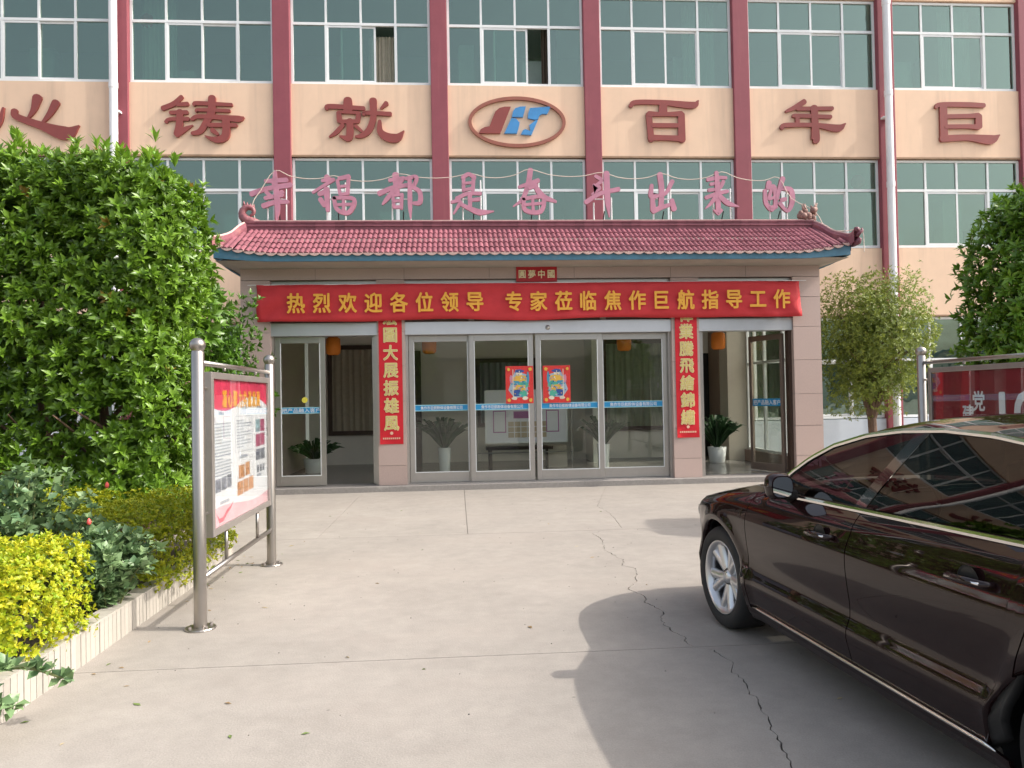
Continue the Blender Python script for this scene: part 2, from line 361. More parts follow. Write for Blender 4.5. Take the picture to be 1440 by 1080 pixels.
def slab(x0, x1, y0, y1, left=None, right=None):
    gpl = .003
    L = [(x0+gpl, y0+gpl), (x0+gpl, y1-gpl)] if left is None else [(x+wd, min(max(y, y0+gpl), y1-gpl)) for x, y, wd in left]
    Rr = [(x1-gpl, y0+gpl), (x1-gpl, y1-gpl)] if right is None else [(x-wd, min(max(y, y0+gpl), y1-gpl)) for x, y, wd in right]
    P = L[::-1]+Rr; n = len(P)
    mb = MB(); mb.add([(x, y, 0) for x, y in P]+[(x, y, -.022) for x, y in P], [tuple(range(n))]+[(i, (i+1) % n, (i+1) % n+n, i+n) for i in range(n)])
    return mb.obj('concrete_slab', concrete, fc)
rows = [(-8.2, -3.85), (-3.85, .45), (.45, 4.75), (4.75, 9.02), (9.02, 13.44)]
for y0, y1 in rows:
    if y0 < 0:
        for xa, xb in [(-13, -7.6), (-7.6, -2.3), (-2.3, 1.6), (1.6, 6.4), (6.4, 11), (11, 15.5)]: slab(xa, xb, y0, y1)
    else:
        cp = crackpts(y0, y1); xs = [-13, -7.6, -2.3] if y0 < 9 else [-13, -7.6, -1.62, .1]
        for a, b in zip(xs[:-1], xs[1:]): slab(a, b, y0, y1)
        slab(xs[-1], 0, y0, y1, right=cp); slab(0, 5.6, y0, y1, left=cp)
        for xa, xb in [(5.6, 10.5), (10.5, 15.5)]: slab(xa, xb, y0, y1)
for xa, xb in [(-13, -7.6), (-7.6, -3.7), (6.6, 11), (11, 15.5)]: slab(xa, xb, 13.44, 16.55)

# ------------------------------------------------------------------ office building
BF = 16.8
bld = thing('office_building', 'long peach office building with dark red pilasters and green glass windows behind the porch', 'building', (0, BF, 0))
PX = [(-20.63+3.364*i, -20.63+3.364*i+.365) for i in range(13)]     # pilasters
XL, XR = PX[0][0]-.5, PX[-1][1]+.5
Z1, Z2, Z3, Z4, Z5, Z6, Z7 = .95, 3.26, 4.80, 6.85, 8.41, 10.48, 12.0
def loc(mb_box): return mb_box
wallmb = MB()
for z0, z1 in ((Z2, Z3), (Z4, Z5), (Z6, Z7)): wallmb.box(XL, XR, 0, .26, z0, z1)
for a, b in PX: wallmb.box(a+.02, b-.02, .002, .258, Z3, Z4).box(a+.02, b-.02, .002, .258, Z5, Z6)
wallmb.obj('wall', peach, bld)
for i in range(12):
    xa, xb = PX[i][1], PX[i+1][0]
    if xb < -3.3 or xa > 6.3: bx('ground_floor_wall', bluew, bld, xa-.18, xb+.18, .001, .26, 0, Z1)
ed = MB()
for z in (Z2, Z4): ed.box(XL, XR, -.012, .02, z-.02, z+.02)
ed.obj('wall_edge_strip', mat('brown stain strip', (.34, .22, .14), .8, var=.2, vscale=6), bld)
for a, b in PX:
    o = bx('pilaster', redpil, bld, a, b, -.07, .2, 0 if (b < -3.3 or a > 6.3) else 3.3, Z7+.1, bevel=.012)
bx('roof_slab', peach, bld, XL, XR, .26, 9.5, 11.9, 12.05)
def window(xa, xb, za, zb, tz, slide=True, opens=(), darkp=None, seed=0, y=.06):
    """aluminium window: frame mesh, panes as sub-parts"""
    W = (xb-xa); n = 4; cx = [xa+W*k/n for k in range(n+1)]
    mb = MB(); f = .028
    mb.box(xa, xa+.05, y, y+.07, za, zb).box(xb-.05, xb, y, y+.07, za, zb)
    mb.box(xa+.05, xb-.05, y, y+.07, za, za+.055).box(xa+.05, xb-.05, y, y+.07, zb-.05, zb)
    mb.box(xa+.05, xb-.05, y+.002, y+.068, tz-f, tz+f)
    for k in (1, 2, 3): mb.box(cx[k]-f*.8, cx[k]+f*.8, y+.004, y+.066, tz+f, zb-.05)
    for k in (1, 3): mb.box(cx[k]-f, cx[k]+f, y+.004, y+.066, za+.055, tz-f)
    if not slide: mb.box(cx[2]-f, cx[2]+f, y+.004, y+.066, za+.055, tz-f)
    fr = mb.obj('window', winw, bld)
    def pane(x0, x1, z0, z1, yy):
        o = MB().box(x0-(x0+x1)/2, x1-(x0+x1)/2, -.002, .003, z0-(z0+z1)/2, z1-(z0+z1)/2).obj('pane', wglass, fr, loc=((x0+x1)/2, yy, (z0+z1)/2))
        o.rotation_euler = (rnd.gauss(0, .004), 0, rnd.gauss(0, .005)); return o
    for k in range(4): pane(cx[k]+.02, cx[k+1]-.02, tz+f-.003, zb-.045, y+.035)
    for k in (0, 3): pane(cx[k]+.02, cx[k+1]-.02, za+.05, tz-f+.003, y+.035)
    if slide:
        shift = {1: 0, 2: 0}
        for k, d in opens: shift[k] = d
        for k in (1, 2):
            x0, x1 = cx[k]+(.012 if k == 1 else -.02)+shift[k], cx[k+1]+(.02 if k == 1 else -.012)+shift[k]; yy = y+(.012 if k == 1 else .045); z0, z1 = za+.06, tz-f-.004; s = .042
            m2 = MB().box(x0, x0+s, yy, yy+.024, z0, z1).box(x1-s, x1, yy, yy+.024, z0, z1).box(x0+s, x1-s, yy, yy+.024, z0, z0+s).box(x0+s, x1-s, yy, yy+.024, z1-s, z1)
            m2.obj('sliding_sash', winw, fr); pane(x0+s-.004, x1-s+.004, z0+s-.004, z1-s+.004, yy+.012)
    else:
        for k in (1, 2): pane(cx[k]+.02, cx[k+1]-.02, za+.05, tz-f+.003, y+.035)
    return fr
for i in range(2, 11):
    xa, xb = PX[i][1]+.004, PX[i+1][0]-.004
    op3 = {5: [(1, .0), (2, -.42)], 6: [(2, -.46)]}.get(i, ())
    window(xa, xb, Z5+.02, Z6-.02, 9.755, True, op3)
    window(xa, xb, Z3+.02, Z4-.03, 6.13, True)
    if xb < -3.3 or xa > 6.3: window(xa, xb, Z1+.02, Z2-.03, 2.27, True)
# rooms behind the glass
rm = MB(); fl = MB(); cl = MB()
for z0, z1 in ((0.0, 3.42), (3.9, 7.1), (7.5, 10.9)):
    gf = z0 < 1
    for sec in ([(XL, PX[5][0]), (PX[8][1], XR)] if gf else [(XL, XR)]):
        rm.box(sec[0], sec[1], 4.2, 4.3, z0, z1); fl.box(sec[0], sec[1], .3, 4.2, z0-.06, z0+.02); cl.box(sec[0], sec[1], .3, 4.2, z1-.02, z1+.1)
    for i, (a, b) in enumerate(PX):
        if i % 2 == (0 if z0 > 5 else 1): rm.box(a+.1, a+.22, .3, 4.2, z0, z1)
rm.obj('interior_wall', rwall, bld); fl.obj('interior_floor', rfloor, bld); cl.obj('interior_ceiling', rceil, bld)
dm = MB()
for i in range(2, 11):
    x = PX[i][1]
    for z0 in (3.92, 7.52):
        k = rnd.random()
        if k < .7: dm.box(x+.5+rnd.random()*1.2, x+1.5+rnd.random()*1.0, 4.14, 4.198, z0, z0+2.15)
        for _q in range(2):
            xx = x+rnd.uniform(.1, 2.1); w_ = rnd.uniform(.35, .8); yy = rnd.uniform(.7, 1.6); hh = rnd.choice((1.35, 1.5, 1.9, 2.3))
            MB().box(xx, xx+w_, yy, yy+.4, z0, z0+hh).obj('cupboard', mat('office cupboard', (.66, .70, .70), .5, orand=.15, var=.1), bld)
dm.obj('interior_door', mat('grey door', (.22, .23, .25), .5, var=.1), bld)
def curtain(x0, x1, y, z0, z1, m, parent, waves=14, amp=.035, name='curtain'):
    n = waves*6; P = []
    for i in range(n+1):
        x = x0+(x1-x0)*i/n; yy = y+amp*math.sin(i/6*2*math.pi)+.01*math.sin(i*1.7)
        P.append([(x, yy, z1), (x+.01*math.sin(i), yy*1+.008*math.sin(i*2.3), (z0+z1)/2), (x, yy, z0)])
    return MB().grid(P).obj(name, m, parent, smooth=True)
curtain(PX[5][1]+1.65, PX[5][1]+2.2, .32, 8.5, 9.6, curt, bld, 7, .025)
curtain(PX[6][1]+2.1, PX[6][1]+2.45, .32, 8.5, 9.9, mat('brown curtain', (.10, .07, .05), .9), bld, 5)
for i, xo in ((2, .3), (4, .1), (7, 2.0), (9, 1.4), (10, .6)): curtain(PX[i][1]+xo, PX[i][1]+xo+.75, .45, Z5+.1, Z6, mat('pale curtain', (.62, .64, .60), .9), bld, 8)
for i, xo in ((3, 2.1), (8, .1), (9, 2.2), (10, .4)): curtain(PX[i][1]+xo, PX[i][1]+xo+.7, .45, 1.0, 3.2, mat('green curtain', (.10, .28, .16), .9), bld, 8)
for i, z, xo in ((3, 10.0, .12), (4, 9.95, .06), (3, 6.45, .3), (6, 6.4, .2), (8, 6.45, 2.6)):
    MB().lathe([(0, -.16), (.08, -.15), (.15, -.06), (.15, .06), (.08, .15), (0, .16)], (PX[i][1]+xo+.15, .5, z), 12).obj('window_lantern', mat('lantern red', (.50, .06, .05), .6), bld, smooth=True)
# low railing seen inside two upper windows
rl = MB()
for i in (3, 10):
    x = PX[i][1]+(1.9 if i == 3 else .1)
    for z in (Z3+.3, Z3+1.0): rl.tube([(x, .6, z), (x+1.0, .6, z)], .012, 6)
    for k in range(9): rl.tube([(x+.06+k*.11, .6, Z3+.3), (x+.06+k*.11, .6, Z3+1.0)], .008, 5)
rl.obj('window_railing', winw, bld)
for px_ in (-7.03, 9.76):
    mb = MB(); zs = [0.05, 2.1, 4.15, 6.2, 8.25, 10.3, 11.9]
    for a, b in zip(zs[:-1], zs[1:]):
        mb.tube([(px_, -.24, a), (px_, -.24, b)], .082, 16).tube([(px_, -.24, b-.07), (px_, -.24, b+.05)], .092, 16)
    o = mb.obj('drainpipe', pipew, bld, smooth=True); smooth_edges(o)
    for z in (3.9, 7.7): bx('pipe_bracket', winw, o, px_-.1, px_+.1, -.2, -.05, z, z+.04)

# big characters on the facade (thick cut letters)
SC = .001485
BIG = [('xin', -8.62, 7.58, 545, 540, 'far left above the bush',
  [[(210,420,90),(240,500,90),(560,620,110),(900,730,190),(1080,620,15)],[(520,230,130),(470,400,80),(395,520,30)],[(770,300,110),(690,450,80),(590,580,35)],[(65,380,30),(20,560,70),(-60,700,60)]], '心'),
 ('zhu', -5.25, 7.60, 680, 515, 'just right of left drainpipe',
  [[(370,190,60),(260,290,70),(110,355,70)],[(310,300,50),(450,290,60)],[(215,415,55),(440,410,60)],[(150,550,50),(210,510,50),(460,505,55)],[(345,400,90),(335,600,100),(300,720,90)],[(300,740,60),(400,660,70),(520,595,15)],
   [(790,200,105),(780,400,110),(700,560,90),(620,680,80),(510,710,50)],[(540,300,55),(600,280,60),(1060,298,48)],[(570,395,45),(620,375,50),(1030,385,44)],[(510,510,50),(600,470,60),(900,480,70),(1150,500,90),(1225,480,30)],[(740,590,60),(1120,590,55)],[(980,500,110),(985,650,110),(960,760,110),(860,800,90),(760,780,50),(690,745,15)],[(790,660,70),(860,720,50)]], '铸'),
 ('jiu', -1.88, 7.61, 740, 560, 'left of the oval emblem',
  [[(505,265,120),(505,400,140)],[(200,390,60),(260,360,70),(730,385,60)],[(375,450,70),(385,570,80)],[(660,460,70),(640,570,70)],[(380,440,40),(660,450,45)],[(400,580,60),(640,575,60)],[(530,570,100),(530,740,105),(500,820,90),(380,785,20)],[(430,630,60),(330,740,60),(240,800,25)],[(610,640,50),(700,720,40)],
   [(865,270,110),(865,520,90),(800,700,90),(700,780,70),(610,795,30)],[(730,470,60),(770,450,60),(1110,465,60)],[(1055,310,70),(975,385,25)],[(955,570,50),(960,720,90),(1060,800,120),(1200,810,120),(1300,710,15)]], '就'),
 ('bai', 4.69, 7.63, 668, 560, 'right of the oval emblem',
  [[(170,330,60),(250,275,70),(660,275,75),(1100,310,100),(1190,245,25)],[(660,300,120),(655,430,130)],[(440,450,90),(470,830,90)],[(930,450,100),(930,830,110)],[(440,445,80),(660,450,60),(930,440,80)],[(500,615,65),(870,615,65)],[(450,800,90),(660,800,75),(930,810,90)]], '百'),
 ('nian', 8.12, 7.66, 690, 530, 'just left of right drainpipe',
  [[(550,230,80),(400,320,70),(265,380,40)],[(440,340,60),(980,330,60)],[(370,450,50),(440,445,60),(950,458,60)],[(435,450,65),(435,590,65)],[(190,630,70),(260,590,70),(700,585,65),(1050,630,110),(1175,560,20)],[(695,320,105),(705,600,110),(705,800,130),(690,840,60)]], '年'),
 ('ju', 11.77, 7.66, 668, 540, 'right of right drainpipe',
  [[(150,310,50),(220,270,70),(640,265,75),(915,275,70)],[(265,280,120),(265,780,120)],[(300,450,65),(640,440,65),(820,430,80)],[(825,440,100),(820,600,110)],[(300,605,65),(640,600,65),(820,610,80)],[(230,790,100),(640,770,95),(1000,800,140),(1145,730,20)]], '巨')]
for nm, X, Z, cx, cy, where, st, ch in BIG:
    mb = MB(); glyph(mb, st, cx, cy, SC*1.01, .05)
    o = mb.obj('wall_character', letterm, None, loc=(X, BF-.002, Z)); tag(o, 'big red character '+ch+' on the peach band, '+where, 'sign letter', 'characters on the peach facade band')
lg = thing('oval_emblem', 'red oval ring emblem with red J and blue letters around a star', 'emblem', (1.42, BF-.002, 7.60))
LS = .0154/8
mb = MB(); n = 72; ro = [(555*math.cos(2*math.pi*k/n)*LS, 290*math.sin(2*math.pi*k/n)*LS) for k in range(n)]; ri = [(518*math.cos(2*math.pi*k/n)*LS, 252*math.sin(2*math.pi*k/n)*LS) for k in range(n)]
vs = [(x, -.06, z) for x, z in ro]+[(x, -.06, z) for x, z in ri]+[(x, 0, z) for x, z in ro]+[(x, 0, z) for x, z in ri]
mb.add(vs, [q for k in range(n) for q in ((k, (k+1) % n, (k+1) % n+n, k+n), (k, k+2*n, (k+1) % n+2*n, (k+1) % n), (k+n, (k+1) % n+n, (k+1) % n+3*n, k+3*n))])
mb.obj('ring', mat('red-brown ring', (.32, .11, .075), .5, var=.15, vscale=4), lg)
def lp(nm, pts, m): MB().prism([((x-700)*LS, -(y-418)*LS) for x, y in pts], -.055, 0).obj(nm, m, lg)
lp('red_letter', [(630,245),(560,245),(500,262),(455,300),(425,370),(385,470),(330,480),(285,505),(262,550),(505,550)], letterm)
lp('blue_letter', [(802,240),(740,243),(680,262),(655,300),(640,362),(768,362)], logob)
lp('blue_letter', [(635,374),(690,380),(708,405),(728,425),(715,490),(695,550),(552,550)], logob)
lp('blue_letter', [(850,258),(1085,240),(1070,280),(1045,325),(985,325),(955,345),(942,380),(905,392),(822,375),(828,320)], logob)
lp('blue_letter', [(905,402),(938,392),(860,568),(740,560),(765,512),(792,500),(850,522),(838,455)], logob)

# ------------------------------------------------------------------ entrance porch
PF = 13.5
por = thing('entrance_porch', 'single storey entrance porch in pink granite with a dark red tiled roof', 'porch', (0, 0, 0))
bx('step', stepst, por, -3.8, 6.75, 13.38, 13.9, -.02, .10, bevel=.012)
bx('lobby_floor', mat('polished dark floor', (.24, .225, .21), .22, var=.15, vscale=4), por, -3.6, 6.5, 13.901, 18.1, -.02, .10)
def column(x0, x1, z0=.10, z1=3.66):
    mbk = bx('column_core', stepst, por, x0+.02, x1-.02, PF+.02, PF+.34, z0, z1)
    zs = [z0, .44, .98, 1.55, 2.16, 2.76, 3.30, z1]
    for a, b in zip(zs[:-1], zs[1:]):
        o = bx('granite_panel', granite, por, x0, x1, PF+rnd.uniform(-.002, .002), PF+.36, a+.003, b-.003)
cols = [(-3.66, -3.17), (-1.36, -.88), (3.83, 4.33), (6.06, 6.57)]
for a, b in cols: column(a, b)
o = bx('beam', granite, por, -3.66, 6.57, PF-.001, PF+.36, 3.665, 3.86)
for a in (-2.4, -.88, .6, 2.1, 3.83, 5.2): bx('beam_joint', joint, por, a, a+.006, PF-.003, PF+.05, 3.67, 3.855)
bx('side_wall', granite, por, -3.655, -3.4, PF+.37, BF+.9, 0, 3.86)
bx('back_pillar', mat('cream tile', (.66, .60, .50), .4, var=.05), por, 6.0, 6.5, BF-.02, BF+.5, .10, 3.45)
bx('lobby_ceiling', rceil, por, -3.4, 6.5, PF+.37, 18.1, 3.45, 3.6)
bx('lobby_back_wall', mat('lobby plaster', (.84, .81, .74), .7, var=.03), por, -3.4, 6.5, 18.1, 18.2, .10, 3.45)
# transom zone above the header boxes
for xa, xb in ((-3.17, -1.36), (-.88, 3.83), (4.33, 6.06)):
    bx('transom_panel', brownp, por, xa, xb, PF+.16, PF+.2, 2.93, 3.66)
    bx('door_header', aluh, por, xa, xb, PF+.03, PF+.26, 2.70, 2.925, bevel=.006)
    bx('transom_rail', alu, por, xa, xb, PF+.10, PF+.158, 3.60, 3.66)
for x in (.28, 2.62): bx('transom_post', mat('pale post', (.55, .48, .42), .5), por, x-.05, x+.05, PF+.08, PF+.15, 2.926, 3.599)
for x in (-2.9, -1.9, .0, 1.35, 3.0, 3.5, 5.1, 5.9): MB().lathe([(.0, 0), (.07, .0), (.085, .02), (.05, .05), (0, .05)], (x, PF+.1, 3.55), 12).obj('ceiling_lamp', black, por)
def film(leaf, x0, x1, body, y, z0=1.365, z1=1.475, sz=.105, sx=1.):
    f = bx('film_strip', bandb, leaf, x0, x1, y-.003, y, z0, z1)
    bx('film_edge', mat('pale film edge', (.35, .66, .75), .4), leaf, x0, x1, y-.0045, y-.0031, z0, z0+.012)
    bx('film_edge', MATS['pale film edge'], leaf, x0, x1, y-.0045, y-.0031, z1-.012, z1)
    text('film_lettering', body, sz*.8, ((x0+x1)/2, y-.005, (z0+z1)/2), leaf, white, .0006, .0006, sx*1.2)
def leaf(x0, x1, y, body=None, sw=.085, bot=.17, topr=.11, z0=.115, z1=2.695, px=None, sx=1., sz=.105):
    mb = MB(); mb.box(x0, x0+sw, y, y+.05, z0, z1).box(x1-sw, x1, y, y+.05, z0, z1).box(x0+sw, x1-sw, y+.001, y+.049, z0, z0+bot).box(x0+sw, x1-sw, y+.001, y+.049, z1-topr, z1)
    f = mb.obj('glass_door', alu, por, bevel=.004)
    bd = MB()
    for a, b in ((x0+sw, x0+sw+.012), (x1-sw-.012, x1-sw)): bd.box(a, b, y-.004, y+.02, z0+bot, z1-topr)
    bd.box(x0+sw+.012, x1-sw-.012, y-.004, y+.02, z0+bot, z0+bot+.012); bd.obj('glazing_bead', winw, f)
    bx('pane', dglass, f, x0+sw-.005, x1-sw+.005, y+.022, y+.028, z0+bot-.005, z1-topr+.005)
    if body: film(f, x0+sw+.013, x1-sw-.013, body, y+.021, sx=sx, sz=sz)
    return f
CO = '焦作市巨航粉体设备有限公司'
lf = leaf(-3.12, -2.27, PF+.12, '把产品融入客户', sx=1.0, sz=.1)
MB().lathe([(0, 0), (.05, 0), (.05, .006), (.022, .007), (0, .007)], (-2.63, PF+.14, 1.60), 20, 'y').obj('round_sticker', mat('yellow sticker', (.75, .66, .08), .5), lf)
bx('door_frame', alu, por, -3.17, -3.125, PF+.1, PF+.22, .10, 2.70); bx('door_frame', alu, por, -1.42, -1.36, PF+.1, PF+.22, .10, 2.70)
leaf(-1.47, -.88, PF+.19, None)
leaf(-.83, .29, PF+.19, CO, sx=.70, sz=.085)
leaf(.23, 1.36, PF+.12, CO, sx=.70, sz=.085)
leaf(1.40, 2.60, PF+.12, CO, sx=.70, sz=.085)
leaf(2.53, 3.79, PF+.19, CO, sx=.76, sz=.09)
bx('door_frame', alu, por, -.88, -.835, PF+.1, PF+.24, .10, 2.70); bx('door_frame', alu, por, 3.79, 3.83, PF+.1, PF+.24, .10, 2.70)
bx('door_frame', alu, por, 4.33, 4.42, PF+.1, PF+.22, .10, 2.70); bx('door_frame', darkdoor, por, 6.0, 6.06, PF+.1, PF+.24, .10, 2.70)
MB().lathe([(0, -.03), (.035, -.02), (.045, 0), (.045, .01), (0, .01)], (1.62, PF+.03, 2.80), 14, 'y').obj('door_sensor', alu, por, smooth=True)
bx('threshold', alu, por, -.88, 3.83, PF+.08, PF+.26, .10, .112)
# hinged leaf standing open into the lobby on the right
hd = MB(); W_ = 0.86
hd.box(0, .07, 0, .05, .12, 2.66).box(W_-.07, W_, 0, .05, .12, 2.66).box(.07, W_-.07, .001, .049, .12, .26).box(.07, W_-.07, .001, .049, 2.56, 2.66)
ho = hd.obj('open_glass_door', mat('bronze frame', (.22, .17, .14), .4, .4), por, loc=(5.99, PF+.26, 0)); ho.rotation_euler = (0, 0, R(112))
bx('pane', dglass, ho, .068, W_-.068, .022, .028, .255, 2.565)
fs_ = bx('film_strip', bandb, ho, .07, W_-.07, .030, .033, 1.33, 1.47)
t_ = text('film_lettering', '把产品融入客户', .10, (W_/2, .036, 1.40), ho, white, .0006, .001); t_.rotation_euler = (0, 0, math.pi)
# glazed right side wall of the lobby
sg = MB(); Xs = 6.46
for y in (PF+.37, PF+1.35, PF+2.3, BF-.08): sg.box(Xs-.03, Xs+.03, y, y+.06, .34, 3.45)
for z in (.34, 2.2, 3.40): sg.box(Xs-.028, Xs+.028, PF+.37, BF-.02, z, z+.05)
so_ = sg.obj('side_window', winw, por)
for y0, y1 in ((PF+.42, PF+1.36), (PF+1.40, PF+2.31), (PF+2.35, BF-.07)):
    for z0, z1 in ((.38, 2.21), (2.24, 3.41)): bx('pane', dglass, so_, Xs-.003, Xs+.003, y0, y1, z0, z1)
bx('side_plinth', brownp, por, 6.35, 6.57, PF+.37, BF-.02, 0, .338)
bx('side_beam', granite, por, 6.36, 6.57, PF+.362, BF-.02, 3.452, 3.86)
# lobby windows with curtains and doorway
def lobwin(x0, x1, z0, z1, m, waves):
    f = MB().box(x0, x0+.1, 18.0, 18.09, z0, z1).box(x1-.1, x1, 18.0, 18.09, z0, z1).box(x0+.1, x1-.1, 18.001, 18.089, z0, z0+.1).box(x0+.1, x1-.1, 18.001, 18.089, z1-.1, z1).obj('inner_window', darkdoor, por)
    curtain(x0+.1, x1-.1, 18.05, z0+.1, z1-.1, m, f, waves, .02)
lobwin(-2.95, -1.2, .78, 2.85, curt, 11); lobwin(3.42, 5.1, .75, 2.9, curtg, 11); lobwin(.45, 1.9, .9, 2.5, mat('grey curtain', (.30, .33, .34), .9), 9)
bx('dark_doorway', black, por, 5.45, 6.0, 18.05, 18.098, .10, 2.55)
bx('inner_door', darkdoor, por, -1.1, -.82, 18.0, 18.08, .10, 2.7)
bx('brown_pillar', mat('brown pillar', (.30, .22, .17), .5), por, 5.98, 6.2, BF+.5, 18.0, .10, 3.45)
bx('wall_plaque', mat('grey plaque', (.30, .31, .30), .5), por, 4.75, 5.05, 18.06, 18.098, 1.75, 1.87)
# roof: tiles on a front slope, plain slopes at the sides, ridge, hips
EX0, EX1, EY, EZ = -3.95, 6.87, 12.86, 3.985
RX0, RX1, RY, RZ = -3.67, 6.68, 13.9, 4.60
def lift(x):
    return .15*max(0, (abs(x-1.46)-4.3)/1.1)**2
bx('roof_deck', soff, por, -3.66, 6.57, 13.42, BF-.08, 3.865, 4.35)
NT = 62; NR = 5; tw = (EX1-EX0)/NT
sl_len = math.hypot(RY-EY, RZ-EZ); slope = math.atan2(RZ-EZ, RY-EY); th = sl_len/NR
def tile_mesh(w, h, name):
    n = 12; top = []; 
    for j, yy in enumerate((0, h*.5, h+.02)):
        row = []
        for i in range(n+1):
            u = i/n; zz = .031*abs(math.sin(u*2*math.pi))**.8
            row.append((u*w-.001, yy, zz+.017*(1-yy/h)))
        top.append(row)
    front = [[(p[0], -.001, p[2]-.02) for p in top[0]], top[0]]
    mb = MB(); mb.grid(top).grid(front); return mb.mesh(name, tiled, smooth=True, fixn=False)
tm = [tile_mesh(tw, th, 'roof_tile') for _ in range(1)][0]
for r in range(NR):
    f = r/NR
    for k in range(NT):
        x = EX0+tw*k
        xl = EX0+(RX0-EX0)*(f+.1); xr = EX1+(RX1-EX1)*(f+.1)
        if x < xl-.05 or x+tw > xr+.05: continue
        if r == NR-1 and False: continue
        o = link('roof_tile', tm, por, (x+rnd.uniform(-.002, .002), EY+th*r*math.cos(slope), EZ+th*r*math.sin(slope)+lift(x+tw/2)*(1-f)+rnd.uniform(-.002, .003)))
        o.rotation_euler = (slope+rnd.uniform(-.012, .012), 0, rnd.uniform(-.012, .012))
el = MB()
for k in range(NT):                                     # scalloped mortar lips under the first row
    x = EX0+tw*k; z = EZ+lift(x+tw/2)
    P = [(x+tw*i/6, z+.012-.035*math.sin(math.pi*i/6)) for i in range(7)]+[(x+tw, z+.03), (x, z+.03)]
    el.prism(P, EY-.012, EY+.02)
kind(el.obj('eave_tile_edge', tilelip, por), 'stuff')
fm = MB(); NX = 40; Pf = []
for i in range(NX+1):
    x = EX0+.03+(EX1-EX0-.06)*i/NX; z = EZ+lift(x); zb = EZ-.105+lift(x)*.45
    Pf.append([(x, EY+.03, z+.005), (x, EY+.03, zb), (x, EY+.075, zb), (x, EY+.075, z+.005)])
fm.grid(Pf); 
for sx_ in (EX0+.03, EX1-.03):
    s2 = 1 if sx_ > 0 else -1
    Pg = []
    for i in range(13):
        y = EY+.03+(BF-.1-EY)*i/12; zz = EZ+.13*max(0, 1-i/4)**2
        Pg.append([(sx_, y, zz), (sx_, y, EZ-.105+.06*max(0, 1-i/4)**2), (sx_-s2*.045, y, EZ-.105+.06*max(0, 1-i/4)**2), (sx_-s2*.045, y, zz)])
    fm.grid(Pg)
fm.obj('fascia_board', blue, por)
sf = MB().add([(EX0+.04, EY+.05, EZ-.085), (EX1-.04, EY+.05, EZ-.085), (6.57, PF, 3.862), (-3.66, PF, 3.862), (-3.66, BF-.1, 3.862), (EX0+.04, BF-.1, EZ-.085), (6.57, BF-.1, 3.862), (EX1-.04, BF-.1, EZ-.085)], [(0, 1, 2, 3), (0, 3, 4, 5), (1, 7, 6, 2)])
sf.obj('soffit', soff, por)
# side slopes, corrugated in one piece each
ss = MB()
for s, ex, rx in ((-1, EX0, RX0), (1, EX1, RX1)):
    n = 150; P = []
    for i in range(n+1):
        y = EY+.06+(BF-.1-EY-.06)*i/n; t = min(1, (y-EY)/(RY-EY)); bumpz = .02*abs(math.sin(i*.9))
        zt = EZ+(RZ-EZ)*t; xt = ex+(rx-ex)*t
        P.append([(ex, y, EZ+.03+bumpz+.13*max(0, 1-i/50)**2), (ex+(xt-ex)*.5, y, (EZ+zt)/2+bumpz), (xt, y, zt+bumpz+.01)])
    ss.grid(P)
kind(ss.obj('side_roof_tile', tiled, por), 'stuff')
bx('flat_roof', mat('roof felt', (.2, .19, .18), .9), por, RX0, RX1, RY+.1, BF-.08, 4.4, 4.56)
rt_ = MB().box(0, .1715, 0, .12, 0, .085).box(-.0, .1715, -.022, .142, .086, .108).box(0, .1715, .006, .114, .108, .155).box(0, .1715, -.012, .132, .155, .18)
rme = rt_.mesh('ridge_tile', [tiled]); n = 60
for k in range(n):
    o = link('ridge_tile', rme, por, (RX0+.02+k*(RX1-RX0-.04)/n, RY-.03+rnd.uniform(-.003, .003), 4.585+rnd.uniform(-.002, .002)))
bx('ridge_cap', tilelip, por, RX0+.01, RX1-.01, RY-.035, RY+.095, 4.766, 4.782)
def hip(s, ex, rx):
    P = [Vector((rx, RY+.02, 4.73)), Vector((rx+s*.05, RY-.25, 4.60)), Vector((rx+s*.11, RY-.5, 4.44)), Vector((rx+s*.17, RY-.78, 4.33)), Vector((ex-s*.02, EY+.05, 4.27)), Vector((ex+s*.02, EY-.08, 4.33))]
    S = [Vector(p) for p in crspline(P, 4)]
    m = MB(); Q = []
    for p in S: Q.append([p+Vector((-.055, -.03, -.19)), p+Vector((-.055, -.03, -.02)), p+Vector((-.03, 0, .03)), p+Vector((.03, 0, .03)), p+Vector((.055, .03, -.02)), p+Vector((.055, .03, -.19))])
    m.grid(Q); m.obj('hip_ridge', tiled, por)
    m = MB().tube([S[i]+Vector((0, 0, .035)) for i in range(len(S))], .018, 6); m.obj('hip_mortar', tilelip, por)
    e = S[-1]; m = MB().lathe([(0, -.05), (.035, -.04), (.05, -.015), (.05, .015), (.035, .04), (0, .05)], (e.x+s*.01, e.y, e.z+.02), 14)
    m.tube([e+Vector((0, 0, -.1)), e+Vector((s*.06, -.02, -.02)), e+Vector((s*.10, -.02, .0)), e+Vector((s*.09, -.02, .05))], [.04, .035, .024, .01], 8)
    m.tube([e+Vector((0, .1, -.2)), e+Vector((s*.03, 0, -.19)), e+Vector((s*.05, -.04, -.13))], [.06, .055, .03], 8)
    m.obj('hip_finial', mat('dark glazed finial', (.17, .05, .07), .3, var=.2, vscale=12), por, smooth=True)
hip(-1, EX0, RX0); hip(1, EX1, RX1)
